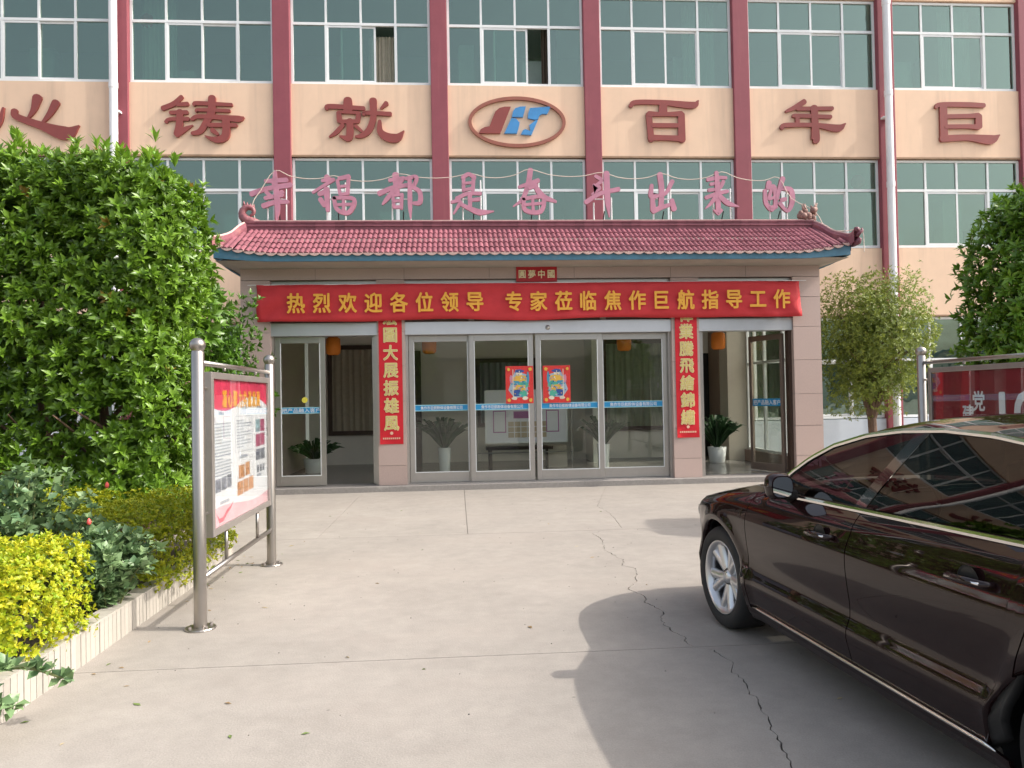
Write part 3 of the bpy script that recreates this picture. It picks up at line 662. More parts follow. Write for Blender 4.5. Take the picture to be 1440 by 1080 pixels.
# curled fish-tail ornaments at the ridge ends
for s, x in ((-1, RX0+.03), (1, RX1-.05)):
    m = MB()
    if s < 0:
        sp = [(x+.04+s*r_*math.cos(a), RY+.03, 4.93+r_*math.sin(a)) for r_, a in [(.15-.009*k, R(-60+27*k)) for k in range(13)]]
        m.tube(sp, [.075-.0045*k for k in range(13)], 9)
        m.tube([(x+.24, RY+.03, 4.75), (x+.12, RY+.03, 4.77), (x-.02, RY+.03, 4.80), (x-.10, RY+.03, 4.90)], [.03, .07, .09, .07], 8)
        for k in range(4): m.tube([(x+.10-.05*k, RY+.03, 5.0+.02*k), (x+.12-.06*k, RY+.03, 5.08+.02*k)], [.03, .008], 5)
    else:
        ro_ = random.Random(4)
        for k in range(16):
            cx_, cz_, r_ = x+ro_.uniform(-.19, .10), ro_.uniform(4.78, 5.0), ro_.uniform(.035, .075)
            m.lathe([(r_*math.sin(a), -r_*math.cos(a)) for a in np.linspace(0, math.pi, 6)], (cx_, RY+.03+ro_.uniform(-.05, .05), cz_), 8)
        for k in range(9):
            cx_ = x+ro_.uniform(-.2, .1); m.tube([(cx_, RY+.03, 4.95), (cx_+ro_.uniform(-.08, .08), RY+.03, ro_.uniform(5.03, 5.13))], [.028, .006], 5)
    m.obj('ridge_ornament', mat('ornament glaze', (.27, .10, .11), .45, var=.35, vscale=16, bump=.4, bscale=20) if s < 0 else mat('weathered ornament', (.27, .155, .13), .7, var=.45, vscale=18, bump=.6, bscale=22), por, smooth=True)

# rooftop characters, each on its own stand
PS = .00181
TOPS = [('幸', -3.18, 331, [[(335,130,20),(330,250,45)],[(245,225,28),(440,215,36)],[(110,350,40),(250,300,34),(480,262,38)],[(250,330,30),(300,380,26)],[(400,330,34),(340,385,30)],[(240,390,30),(400,360,30)],[(220,465,38),(330,430,34),(450,425,30)],[(345,300,42),(355,480,40),(345,600,12)]], 'leftmost'),
 ('福', -2.13, 945, [[(870,185,44),(910,215,30)],[(830,220,24),(940,210,28)],[(930,215,28),(740,335,20)],[(800,350,34),(860,330,44)],[(870,300,44),(880,510,30)],[(810,400,36),(850,460,36)],[(990,200,28),(1085,180,34)],[(975,220,24),(1000,360,24)],[(1080,195,26),(1070,340,26)],[(985,280,20),(1070,270,20)],[(1002,355,22),(1075,345,24)],[(940,390,30),(970,500,30),(1080,530,34),(1130,400,30),(940,388,26)],[(1030,390,20),(1030,520,24)],[(960,455,20),(1110,450,22)]], 'second from left'),
 ('都', -.96, 310, [[(270,160,50),(280,330,44)],[(210,215,28),(340,195,28)],[(110,345,40),(240,290,34),(390,260,28)],[(350,190,26),(290,270,30),(190,390,34),(140,450,14)],[(240,360,24),(250,480,26)],[(330,350,24),(320,490,26)],[(240,365,22),(330,355,22)],[(250,420,20),(320,415,20)],[(250,478,24),(320,475,24)],[(370,200,26),(470,185,30),(440,280,28)],[(430,280,28),(500,330,34),(500,430,36),(440,440,24)],[(405,190,30),(405,450,34),(408,590,8)]], 'third from left'),
 ('是', .32, 1030, [[(960,180,26),(960,320,28)],[(1060,170,30),(1050,310,28)],[(950,190,28),(1010,155,30),(1070,190,30)],[(960,245,20),(1050,235,20)],[(960,310,22),(1060,290,24)],[(890,395,30),(1000,345,28),(1125,345,26)],[(1020,350,34),(1020,480,30)],[(1030,410,24),(1110,400,28)],[(930,430,30),(860,540,14)],[(840,430,22),(920,410,28)],[(940,455,26),(1020,495,34),(1120,530,44),(1250,520,8)]], 'fourth from left'),
 ('奋', 1.39, 330, [[(345,110,40),(320,250,40),(260,400,30),(170,470,10)],[(230,280,24),(420,215,34)],[(380,260,34),(460,370,44),(590,425,20)],[(270,400,30),(290,510,34),(440,520,34),(460,380,30),(270,395,28)],[(360,385,22),(365,520,24)],[(280,455,22),(450,440,22)],[(330,290,30),(400,260,30)]], 'directly below the oval emblem'),
 ('斗', 2.74, 1065, [[(1000,170,26),(1060,215,30),(990,270,16)],[(980,260,24),(1040,290,26),(960,350,14)],[(900,430,36),(1040,345,32),(1230,300,34)],[(1110,140,44),(1115,400,44),(1130,575,8)]], 'fourth from right'),
 ('出', 3.86, 374, [[(355,150,44),(370,300,42),(360,470,40)],[(270,260,28),(265,370,40),(350,360,26)],[(480,220,34),(420,330,28),(360,370,20)],[(275,400,34),(280,510,44)],[(280,520,40),(370,480,34),(470,450,26)],[(470,410,34),(490,500,44)]], 'third from right'),
 ('来', 5.0, 986, [[(840,205,30),(940,185,30),(1030,185,24)],[(870,250,26),(960,235,20)],[(1000,220,28),(960,290,24),(850,310,28)],[(820,385,30),(930,345,30),(1040,320,28)],[(930,130,30),(940,330,44),(940,520,38)],[(900,510,16),(940,555,10),(970,510,30)],[(920,370,34),(870,440,28),(810,495,8)],[(960,370,34),(1040,440,40),(1150,475,8)]], 'second from right'),
 ('的', 6.09, 410, [[(310,230,40),(290,290,30)],[(265,310,28),(270,430,34),(310,500,30)],[(330,300,26),(300,400,26)],[(290,290,26),(360,280,34),(370,450,34),(330,510,30)],[(310,400,22),(360,380,22)],[(320,480,24),(380,480,24)],[(450,190,40),(400,340,30),(390,400,22)],[(430,290,30),(530,310,40),(540,430,40),(490,520,26),(410,440,30)],[(430,410,34),(470,400,30)]], 'rightmost')]
tops = []
for ch, X, cx, st, where in TOPS:
    cy = 330; t = thing('roof_character', 'pink character '+ch+' on white posts above porch roof, '+where, 'sign letter', (X, 14.12, 4.5), 0, 'pink characters standing on the porch roof')
    mb = MB(); glyph(mb, st, cx, cy, PS*1.03, .045, 0, 1, 1.3)
    mb.obj('letter', [pinkm, pinks], t, loc=(0, -.05, .83))
    w_ = .15
    MB().tube([(-w_, .0, .06), (-w_, .0, .62+rnd.uniform(0, .35))], .014, 6).obj('post', winw, t)
    MB().tube([(w_+.03, .0, .06), (w_+.03, .0, .62+rnd.uniform(0, .45))], .014, 6).obj('post', winw, t)
    MB().tube([(-w_, .0, .72), (w_+.03, .0, .72)], .010, 6).obj('crossbar', winw, t)
    MB().tube([(.03, .3, .06), (.05, 0.01, .50)], .011, 6).obj('stay', black, t)
    top = max(-(min(p[1] for p in s)-cy)*PS for s in st); tops.append((X, 14.03, 4.5+.83+top*1.0+.02))
cable = []
for i, p in enumerate(tops):
    cable.append(p)
    if i < len(tops)-1:
        q = tops[i+1]; sg_ = rnd.uniform(.07, .13)
        for k in (.25, .5, .75): cable.append((p[0]+(q[0]-p[0])*k, 14.03, p[2]+(q[2]-p[2])*k-sg_*4*k*(1-k)))
cable += [(6.3, 13.98, 5.2), (6.7, 13.9, 4.95), (6.78, 13.6, 4.55), (6.95, 13.2, 4.42), (7.0, 12.8, 4.36), (6.98, 12.7, 3.95)]
cable = [(-3.5, 13.92, 4.80), (-3.55, 13.95, 5.1), (-3.42, 14.0, 5.35)]+cable
tag(MB().tube([tuple(v) for v in crspline(cable, 3)], .007, 5).obj('light_string', mat('pale cable', (.62, .52, .44), .6), None), 'thin pale cable looped from character to character over the porch roof', 'cable')

# banner, couplets, small scroll
bn = thing('red_banner', 'long red cloth banner with yellow characters hung across the top of the entrance', 'banner', (1.38, 13.4, 3.27))
P = []; NXb = 120
for i in range(NXb+1):
    u = i/NXb; x = -4.75+9.53*u; row = []
    for j in range(9):
        v = j/8; z = .30-.63*v+.02*math.sin(u*3.1)*0-(.012*math.sin(u*math.pi*5)*v)
        e = max(0, 1-u*7)+max(0, 1-(1-u)*7)
        y = .014*math.sin(u*60+v*2)*v+.016*math.sin(v*9+u*14)+e*.034*math.sin(v*7+u*40+v*u*90)+.010*math.sin(v*4-u*31)+.006*math.sin(u*113+v*3)*(1-v)
        if j == 8: y += .015; z += .012*math.sin(u*23)
        row.append((x, y, z))
    P.append(row)
b_ = MB().grid(P).obj('cloth', clothr, bn, smooth=True); sm = b_.modifiers.new('thick', 'SOLIDIFY'); sm.thickness = .003
msg = '热烈欢迎各位领导 专家莅临焦作巨航指导工作'; pitch = .4345; x = -4.08
for ch in msg:
    if ch != ' ': text('banner_character', ch, .355, (x, -.052, -.025), bn, yel, .002, .0085, .88); x += pitch
    else: x += pitch*.55
MB().tube([(-4.9, .02, .30), (4.9, .02, .31)], .006, 5).obj('hanging_rope', winw, bn)
def couplet(X, chars, label, z1=3.06, z0=.81, w_=.40):
    t = thing('couplet_scroll', label, 'couplet', (X, PF-.012, 0), 0, 'red couplet scrolls on the granite columns')
    n = 24; P = [[(-w_/2+w_*a/4, -.004+.0035*math.sin(i*.8+a)-(.02*max(0, (2-i)/2) if a in (0, 4) else 0), z0+(z1-z0)*i/n) for a in range(5)] for i in range(n+1)]
    MB().grid(P).obj('paper', scrollr, t, smooth=True)
    for k, ch in enumerate(chars):
        z = 3.0-.305*k-.0; 
        text('gold_edge', ch, .275, (0, -.012, z), t, golde, .001, .0095, .95); text('gold_character', ch, .275, (0, -.0145, z), t, gold, .001, .0035, .95)
    dm_ = MB().lathe([(0, 0), (.028, 0), (.028, .002), (0, .002)], (0, -.012, z0+.19), 12, 'y')
    for k in range(9): dm_.box(-.15+k*.034, -.15+k*.034+.022, -.0125, -.010, z0+.085, z0+.115)
    dm_.obj('small_print', mat('pink print', (.80, .50, .35), .5), t)
couplet(-1.13, '宏圖大展振雄風', 'red paper couplet with gold characters on the column left of the sliding doors', .0+3.04)
couplet(4.085, '偉業騰飛繪錦繡', 'red paper couplet with gold characters on the column right of the sliding doors', 3.04)
sc = thing('lintel_scroll', 'small red paper scroll with four gold characters above the middle of the banner', 'scroll', (1.435, PF-.02, 3.745))
bx('paper', mat('deep red paper', (.42, .006, .012), .5), sc, -.36, .36, -.003, .0, -.145, .145)
for k, ch in enumerate('圓夢中國'): text('gold_character', ch, .155, (-.255+.17*k, -.006, -.01), sc, golde, .001, .003, .9)
bx('hanging_hook', black, sc, -.08, .04, .0, .05, -.21, -.15)
# two door pictures on the middle leaves: generic colourful figures
def doorpic(X, label, flip):
    t = thing('door_poster', label, 'poster', (X, PF+.118, 1.80), 0, 'colourful new year pictures on the middle doors')
    bx('paper', mat('poster red', (.66, .035, .03), .5, var=.15, vscale=30), t, -.245, .245, -.003, 0, -.33, .33)
    cols_ = [(.05, .30, .45), (.75, .45, .06), (.08, .42, .30), (.75, .68, .55), (.03, .08, .30), (.6, .25, .35), (.35, .45, .55)]
    pm = [mat('poster ink %d' % i, c, .5) for i, c in enumerate(cols_)]
    rr = random.Random(3)
    m = MB()
    def blob(cx, cz, rx, rz, mi, k, a0=0, n=9):
        pts = [(cx+rx*(1+.25*rr.uniform(-1, 1))*math.cos(2*math.pi*i/n+a0), cz+rz*(1+.25*rr.uniform(-1, 1))*math.sin(2*math.pi*i/n+a0)) for i in range(n)]
        m.add([(flip*x, -.0035-.0002*k, z) for x, z in pts], [tuple(range(n))], mi)
    k = 0
    blob(0, 0, .17, .27, 6, k)
    for (cx, cz, rx, rz, mi) in [(0, .2, .05, .045, 3), (0, .245, .08, .03, 4), (0, .09, .12, .08, 1), (-.06, .03, .1, .05, 0), (.07, .0, .09, .06, 2), (0, -.06, .11, .07, 1), (-.05, -.15, .08, .07, 4), (.06, -.16, .07, .07, 2), (-.09, -.24, .05, .03, 3), (.1, -.24, .05, .03, 3), (-.14, .1, .03, .08, 5), (.15, .12, .025, .1, 0)]: k += 1; blob(cx, cz, rx, rz, mi, k)
    for _ in range(60):
        k += 1; a = rr.uniform(0, 6.28); q = rr.uniform(.2, 1); blob(.18*q*math.cos(a), .28*q*math.sin(a), rr.uniform(.008, .022), rr.uniform(.006, .018), rr.randrange(7), k, rr.random(), 5)
    for sx_ in (-1, 1):
        for cz in (.27, -.27): k += 1; blob(sx_*.19, cz, .03, .03, 1, k)
    k += 1; m.box(-.115*flip-.006, -.115*flip+.006, -.0165, -.0155, -.26, .27, 3)
    o = m.obj('print', pm, t, fixn=False)
doorpic(1.11, 'colourful red bordered figure picture on the left middle glass door', 1)
doorpic(1.77, 'colourful red bordered figure picture on the right middle glass door', -1)

# ------------------------------------------------------------------ things inside the lobby
def potplant(X, Y, label, zt, pr=.13, ph=.52, dens=60, wht=True, z=.10, lean=1.):
    t = thing('potted_plant', label, 'potted plant', (X, Y, z)); dens = int(dens*1.5)
    MB().lathe([(0, 0), (pr*.72, 0), (pr*.8, .02), (pr, ph), (pr*.9, ph), (pr*.85, ph-.04), (0, ph-.04)], n=20).obj('pot', mat('white glazed pot', (.74, .76, .74), .25) if wht else mat('low white pot', (.7, .7, .7), .4), t, smooth=True)
    n = dens; P = []; D = []
    for i in range(n):
        a = rnd.uniform(0, 6.283); q = rnd.uniform(.05, .95)*lean; P.append((.03*math.cos(a), .03*math.sin(a), ph-.03)); D.append((q*math.cos(a), q*math.sin(a), 1.1))
    m = MB()
    for p, d in zip(P, D):
        L_ = rnd.uniform(.6, 1.)*(zt-ph-z); d = Vector(d).normalized(); p = Vector(p); s = d.cross(Vector((rnd.gauss(0, 1), rnd.gauss(0, 1), .3))).normalized()*(.034 if dens > 50 else .028)
        c1 = p+d*L_*.55; c2 = c1+(d*.75+Vector((d.x, d.y, 0))*.7)*L_*.35; c3 = c2+(d*.3+Vector((d.x, d.y, -.5))*.8)*L_*.25
        m.add([p-s*.4, p+s*.4, c1-s, c1+s, c2-s, c2+s, c3], [(0, 1, 3, 2), (2, 3, 5, 4), (4, 5, 6)])
    m.obj('foliage', leafd_plain, t, fixn=False)
leafd_plain = mat('dark strap leaf', (.035, .085, .03), .4, var=.2, vscale=12)
potplant(-.26, 15.3, 'leafy plant in a tall white pot behind the left sliding pane', 1.45)
potplant(2.90, 15.3, 'plant in a tall white pot behind the right sliding pane', 1.40, dens=40)
potplant(5.56, 16.3, 'bushy dark plant in a low white pot inside the right doorway', 1.35, .20, .34, 90)
potplant(-2.95, 16.2, 'low spreading plant behind the left glass leaf', .98, .22, .3, 60, lean=1.8)
for X, lab in ((-2.28, 'orange paper lantern in the opening of the left doorway'), (-.5, 'orange lantern behind the left sliding pane'), (3.21, 'orange lantern behind the rightmost sliding pane'), (5.05, 'orange lantern hanging in the right doorway')):
    t = thing('paper_lantern', lab, 'lantern', (X, 14.6, 2.43), 0, 'orange lanterns in the lobby')
    m = MB().lathe([(.09, 0), (.13, .03), (.14, .16), (.13, .30), (.09, .33)], n=20); m.obj('shade', orangem, t, smooth=True)
    MB().lathe([(0, .33), (.09, .33), (.09, .36), (0, .37)], n=16).tube([(0, 0, .37), (0, 0, 1.0)], .006, 5).obj('cap', black, t)
    MB().tube([(0, 0, 0), (0, 0, -.02)], .004, 5).obj('tassel', black, t)
t = thing('display_stand', 'white display board on a thin metal stand in the lobby', 'display board', (1.37, 15.4, .10))
bx('panel', mat('board face', (.80, .80, .86), .5), t, -.80, .80, -.02, .02, .60, 1.60)
m = MB()
for x in (-.82, .80): m.box(x, x+.03, -.03, .03, .58, 1.62)
m.box(-.79, .80, -.03, .03, 1.60, 1.63).box(-.79, .80, -.03, .03, .57, .60); m.obj('board_frame', winw, t)
m = MB()
for x in (-.98, .92): m.tube([(x, .02, 0), (x, .02, 1.4)], .012, 6)
m.tube([(-.98, .02, .38), (.92, .02, .38)], .012, 6)
m.obj('stand', alu, t)
mm = mat('mauve print', (.42, .16, .36), .5); tn = mat('tan print', (.52, .42, .30), .5)
m = MB()
for x in (-.66, .40):
    m.box(x, x+.26, -.022, -.0205, .78, .80).box(x, x+.02, -.022, -.0205, .80, 1.22).box(x+.24, x+.26, -.022, -.0205, .80, 1.22).box(x+.02, x+.24, -.022, -.0205, 1.20, 1.22)
m.box(-.25, .12, -.022, -.0205, 1.06, 1.2); m.obj('printed_frame', mm, t)
m = MB()
for i in range(6):
    for j in range(3): m.box(-.36+i*.13, -.36+i*.13+.115, -.022, -.0205, .68+j*.11, .68+j*.11+.095)
m.obj('printed_table', tn, t)
t = thing('lobby_bench', 'dark low bench with a carton behind the display stand', 'bench', (1.3, 16.4, .10))
bx('seat', darkdoor, t, -.7, .7, -.2, .2, .38, .44)
for x in (-.65, .58): bx('leg', darkdoor, t, x, x+.07, -.18, .18, 0, .379)
tag(bx('carton', mat('pale carton', (.55, .50, .42), .7), None, 1.9, 2.3, 16.2, 16.6, .101, .55), 'pale carton on the lobby floor beside the dark bench', 'box')

# fallen leaves and grit on the concrete
m = MB(); lr = random.Random(21)
for k in range(60):
    if k < 38: X, Y = -2.2+abs(lr.gauss(0, .22)), lr.uniform(2.8, 8.3)
    else: X, Y = lr.uniform(-1.9, 2.4), lr.uniform(3.2, 12.5)
    a = lr.uniform(0, 6.28); L_ = lr.uniform(.012, .035); wd = L_*lr.uniform(.25, .4); c_, s_ = math.cos(a), math.sin(a); h_ = lr.uniform(.003, .010)
    pt = lambda u, v, z: (X+u*c_-v*s_, Y+u*s_+v*c_, z)
    m.add([pt(-L_, 0, .002), pt(0, wd, h_), pt(L_, 0, .003), pt(0, -wd, h_*.8), pt(0, 0, .002)], [(0, 4, 1), (1, 4, 2), (2, 4, 3), (3, 4, 0)], k % 3)
for k in range(160):
    X, Y = lr.uniform(-2.2, 3.2), lr.uniform(2.6, 13); r_ = lr.uniform(.002, .006)
    m.lathe([(0, 0), (r_, r_*.3), (r_*.7, r_), (0, r_*1.1)], (X, Y, 0), 5, mi=3)
lt = m.obj('leaf_litter', [mat('dry leaf', (.30, .20, .09), .8), mat('pale dry leaf', (.42, .34, .20), .8), mat('green fallen leaf', (.14, .20, .05), .7), mat('grit', (.22, .20, .18), .9)], None, fixn=False)
tag(lt, 'scattered dry leaves and grit on the concrete forecourt', 'leaf litter'); kind(lt, 'stuff')
# ------------------------------------------------------------------ notice boards
def noticeboard(L, label, loc, rz, z0, z1, face, th_=0.11):
    t = thing('notice_board', label, 'notice board', loc, rz)
    for x in (0, L):
        m = MB().lathe([(0, .012), (.044, .012), (.044, 1.93), (.040, 1.935), (.040, 1.945), (.046, 1.95)]+[(.056*math.cos(a), 1.982+.052*math.sin(a)) for a in [R(d) for d in (-32, -10, 12, 34, 56, 75, 90)]], (x, 0, 0), 24)
        p = m.obj('post', steel, t, smooth=True); smooth_edges(p, 50)
        m = MB().lathe([(0, .014), (.10, .014), (.105, .007), (.105, 0)], (x, 0, 0), 24); b = m.obj('base_flange', steel, p)
        for k in range(4): m = MB().lathe([(0, .03), (.012, .03), (.012, .014)], (x+.078*math.cos(k*1.57+.78), .078*math.sin(k*1.57+.78), 0), 8); m.obj('bolt', steeld, p)
    MB().tube([(.05, 0, 1.86), (L-.05, 0, 1.86)], .020, 10).obj('top_rail', steel, t, smooth=True)
    MB().tube([(.05, 0, .34), (L-.05, 0, .34)], .020, 10).obj('bottom_rail', steel, t, smooth=True)
    a0, a1 = .17, L-.17
    for x in (L*.3, L*.75):
        MB().tube([(x, 0, z1+.02), (x, 0, 1.85)], .014, 8).obj('strut', steel, t, smooth=True)
        MB().tube([(x, 0, .35), (x, 0, z0)], .014, 8).obj('strut', steel, t, smooth=True)
    for z in (z0+.18, z1-.12):
        MB().tube([(.05, 0, z), (a0, 0, z)], .011, 8).obj('side_strut', steel, t); MB().tube([(L-.05, 0, z), (a1, 0, z)], .011, 8).obj('side_strut', steel, t)
    f = MB(); d = .045; s = .05
    f.box(a0, a0+s, -d, d, z0, z1).box(a1-s, a1, -d, d, z0, z1).box(a0+s, a1-s, -d+.001, d-.001, z0, z0+s).box(a0+s, a1-s, -d+.001, d-.001, z1-s, z1)
    f.obj('panel_frame', steeld, t, bevel=.006)
    p = bx('panel', face, t, a0+s, a1-s, -.02, .02, z0+s, z1-s)
    bx('panel_glass', glass_p, t, a0+s, a1-s, -.036, -.033, z0+s, z1-s)
    return t, a0+s, a1-s, z0+s, z1-s
glass_p = glass('notice glass', (.93, .94, .94), 1.5, (1, 1, 1), .02, .02)
t, a0, a1, z0, z1 = noticeboard(2.08, 'steel framed white notice board beside the planter, with red heading and yellow title', (-1.81, 5.57, 0), R(90), .60, 1.80, mat('poster white', (.80, .80, .82), .5))
Wp, Hp = a1-a0, z1-z0
def q(u0, u1, v0, v1, m, k=0, nm='print'): return MB().box(a0+Wp*u0, a0+Wp*u1, -.0212-.0006*k, -.0203, z0+Hp*v0, z0+Hp*v1).obj(nm, m, t)
hm = MB(); hp = [(0, 1)]+[(u/20, .86-.05*math.sin(u/20*6.2)-(.05*abs(u/20-.5)*2 if u else 0)) for u in range(21)]+[(1, 1)]
hm.prism([(a0+Wp*u, z0+Hp*v) for u, v in hp], -.0212, -.0202); hm.obj('red_heading', mat('heading red', (.72, .05, .12), .5, var=.25, vscale=2.5), t)
for k, ch in enumerate('凝心聚力共谋发展'): text('title_character', ch, .145, (a0+Wp*(.2+.088*k), -.0225, z0+Hp*.865), t, yel, .0008, .004, .85)
gp = mat('grey print', (.33, .36, .42), .6)
m = MB()
for k in range(17):
    v = .69-.022*k
    u = .05
    while u < (.29 if k % 6 != 5 else .15): w_ = rnd.uniform(.008, .02); m.box(a0+Wp*u, a0+Wp*(u+w_), -.0212, -.0203, z0+Hp*v, z0+Hp*(v+.009)); u += w_+.006
for k in range(10):
    v = .70-.022*k; u = .40
    while u < (.66 if k % 3 else .52): w_ = rnd.uniform(.008, .02); m.box(a0+Wp*u, a0+Wp*(u+w_), -.0212, -.0203, z0+Hp*v, z0+Hp*(v+.009)); u += w_+.006
m.box(a0+Wp*.37, a0+Wp*.69, -.0212, -.0203, z0+Hp*.735, z0+Hp*.738).box(a0+Wp*.37, a0+Wp*.69, -.0212, -.0203, z0+Hp*.47, z0+Hp*.473).box(a0+Wp*.37, a0+Wp*.374, -.0212, -.0203, z0+Hp*.473, z0+Hp*.735).box(a0+Wp*.686, a0+Wp*.69, -.0212, -.0203, z0+Hp*.473, z0+Hp*.735)
for u, v, n_ in ((.12, .755, 3), (.50, .79, 4), (.80, .79, 4), (.45, .42, 6), (.78, .235, 4), (.12, .14, 6)):
    for k in range(n_): m.box(a0+Wp*(u+.024*k), a0+Wp*(u+.024*k+.017), -.0212, -.0203, z0+Hp*v, z0+Hp*(v+.022))
m.obj('small_print', gp, t)
ph = [mat('photo grey', (.20, .21, .25), .5, var=.6, vscale=30), mat('photo orange', (.58, .28, .12), .5, var=.45, vscale=30), mat('photo magenta', (.40, .08, .16), .5, var=.6, vscale=25), mat('photo teal', (.30, .42, .45), .5, var=.5, vscale=25)]
for u0_, u1_, v0_, v1_, c in ((.05, .13, .23, .32, 0), (.14, .22, .235, .325, 0), (.23, .30, .24, .33, 0), (.43, .53, .27, .37, 1), (.55, .63, .28, .38, 1), (.40, .50, .15, .25, 1), (.51, .60, .155, .255, 1), (.61, .70, .16, .26, 1), (.76, .85, .60, .70, 3), (.86, .95, .60, .70, 2), (.76, .85, .48, .58, 2), (.86, .95, .485, .585, 2), (.76, .85, .37, .46, 0), (.86, .95, .37, .46, 0), (.78, .82, .27, .33, 0), (.84, .88, .27, .33, 0), (.90, .94, .27, .33, 0)):
    q(u0_, u1_, v0_, v1_, ph[c], 0, 'printed_photo')
m = MB(); rb = [(0, 0)]+[(1, 0)]+[(u/20, .10+.03*math.sin(u/20*5+1)) for u in range(20, -1, -1)]
m.prism([(a0+Wp*u, z0+Hp*v) for u, v in rb], -.0212, -.0202); m.obj('pink_footer', mat('footer pink', (.80, .45, .50), .5, var=.2, vscale=3), t)
m = MB(); rb = [(.06, .09), (.10, .05), (.16, .05), (.22, .09), (.28, .105), (.33, .13), (.28, .085), (.22, .06), (.16, .02), (.10, .02)]
m.prism([(a0+Wp*u, z0+Hp*v) for u, v in rb], -.0224, -.0213); m.obj('printed_ribbon', mat('heading red', (.72, .05, .12)), t)
t, a0, a1, z0, z1 = noticeboard(2.3, 'dark red notice board with white lettering behind the parked car', (4.92, 7.87, 0), R(-90), .62, 1.80, mat('party red board', (.22, .008, .02), .45, var=.35, vscale=1.6))
text('title_character', '党', .20, (a0+.70, -.024, 1.46), t, white, .001, .004, .9); text('title_character', '建', .20, (a0+.55, -.024, 1.33), t, white, .001, .004, .9)
text('title_number', '100', .62, (a0+1.34, -.024, 1.32), t, white, .001, .012, .9)
m = MB()
for u in (.02, .34): m.prism([(a0+u, z0), (a0+u+.10, z0), (a0+u+.16+u*.3, z1), (a0+u+.03+u*.3, z1)], -.0212, -.0202)
m.obj('curtain_print', mat('bright red print', (.40, .015, .03), .5), t)

# ------------------------------------------------------------------ planting bed on the left
kb = thing('planter_kerb', 'low planter edge clad in narrow white upright tiles', 'planter', (0, 0, 0))
bx('kerb_core', joint, kb, -2.41, -2.30, .6, 8.1, -.02, .195)
bx('kerb_core', joint, kb, -7.5, -2.45, 8.0, 8.11, -.02, .195)
ktm = MB().box(-.008, .008, 0, .0555, 0, .205).mesh('kerb_tile', [kerbt])
def mkbox(me_mb): return me_mb
y = .62; k = 0
while y < 7.98:
    o = link('kerb_tile', ktm, kb, (-2.290+rnd.uniform(-.0015, .0015), y, 0)); o.rotation_euler = (0, 0, rnd.uniform(-.008, .008))
    y += .0615
for k in range(6):
    a = R(8+15*k); o = link('kerb_tile', ktm, kb, (-2.41+.12*math.cos(a), 8.0+.12*math.sin(a)-.02, 0)); o.rotation_euler = (0, 0, a)
x = -2.47
while x > -3.6:
    o = link('kerb_tile', ktm, kb, (x, 8.12, 0)); o.rotation_euler = (0, 0, R(90)); x -= .0615
ktt = MB().box(0, .125, 0, .118, 0, .012).mesh('coping_tile', [kerbt]); y = .62
while y < 7.98:
    link('coping_tile', ktt, kb, (-2.408, y, .196)); y += .121
kind(bx('planting_soil', soil, None, -9, -2.42, .6, 8.0, -.02, .15), 'structure')
kind(bx('rear_soil', soil, None, -9, -3.4, 8.15, 13.2, -.02, .06), 'structure')
kind(bx('right_soil', soil, None, 5.62, 11, 4.5, 10.4, -.02, .12), 'structure')

def plantroot(name, label, cat, group=None): return thing(name, label, cat, (0, 0, 0), 0, group)
# big clipped evergreen, left
h = plantroot('clipped_evergreen', 'huge clipped glossy green evergreen bush left of the entrance', 'bush')
m = MB()
for X, Y in ((-3.9, 8.9), (-4.6, 9.0), (-3.5, 8.9), (-5.4, 9.0)):
    m.tube([(X, Y, 0), (X+.05, Y, .8), (X-.1, Y+.1, 2.0), (X, Y, 3.4)], [.07, .06, .045, .02], 7)
    for k in range(7):
        a = rnd.uniform(0, 6.28); z = rnd.uniform(.6, 2.6); m.tube([(X, Y, z), (X+.45*math.cos(a), Y+.45*math.sin(a), z+.35), (X+.95*math.cos(a), Y+.95*math.sin(a), z+.6)], [.03, .02, .008], 5)
m.obj('trunk', bark, h)
P, D = boxpoints(-7.4, -2.98, 8.1, 9.6, .35, 4.15, 120, 'frt', rough=.06, depth=.50, layers=5, lump=.075)
keep = ~((P[:, 2] < 1.5) & (nrg.uniform(0, 1, len(P)) < .35)) & ~((abs(P[:, 2]-1.55-.12*np.sin(P[:, 0]*2)) < .09) & (P[:, 1] < 8.6) & (P[:, 0] < -3.4) & (nrg.uniform(0, 1, len(P)) < .9))
leaves('crown', P[keep], D[keep], .093, 10, leafg, h, tints=((.35, .42, .30), (1.5, 1.3, 1.1)), aspect=.34, brown=.008, spread=1.0)
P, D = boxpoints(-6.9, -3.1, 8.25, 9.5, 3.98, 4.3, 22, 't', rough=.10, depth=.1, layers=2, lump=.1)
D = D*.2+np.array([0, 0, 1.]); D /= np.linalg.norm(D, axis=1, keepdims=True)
P2, D2 = boxpoints(-8.2, -3.55, 9.7, 11.6, .2, 3.9, 24, 'frt', rough=.1, depth=.3, layers=3)
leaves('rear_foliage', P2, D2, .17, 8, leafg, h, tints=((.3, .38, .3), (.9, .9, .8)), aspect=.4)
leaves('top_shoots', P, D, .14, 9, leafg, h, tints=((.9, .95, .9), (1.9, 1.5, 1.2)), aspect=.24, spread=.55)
# darker shrub behind it
h = plantroot('dark_shrub', 'dark leafy shrub between the big bush and the porch corner', 'bush')
MB().tube([(-3.7, 12.1, 0), (-3.65, 12.1, 1.0), (-3.75, 12.1, 2.6)], [.06, .05, .02], 7).obj('trunk', bark, h)
P, D = blobpoints((-3.85, 12.0, 2.15), (.95, .7, 1.35), 1500, .8)
leaves('crown', P, D, .09, 7, leafg, h, tints=((.25, .32, .3), (.8, .85, .8)), aspect=.36)
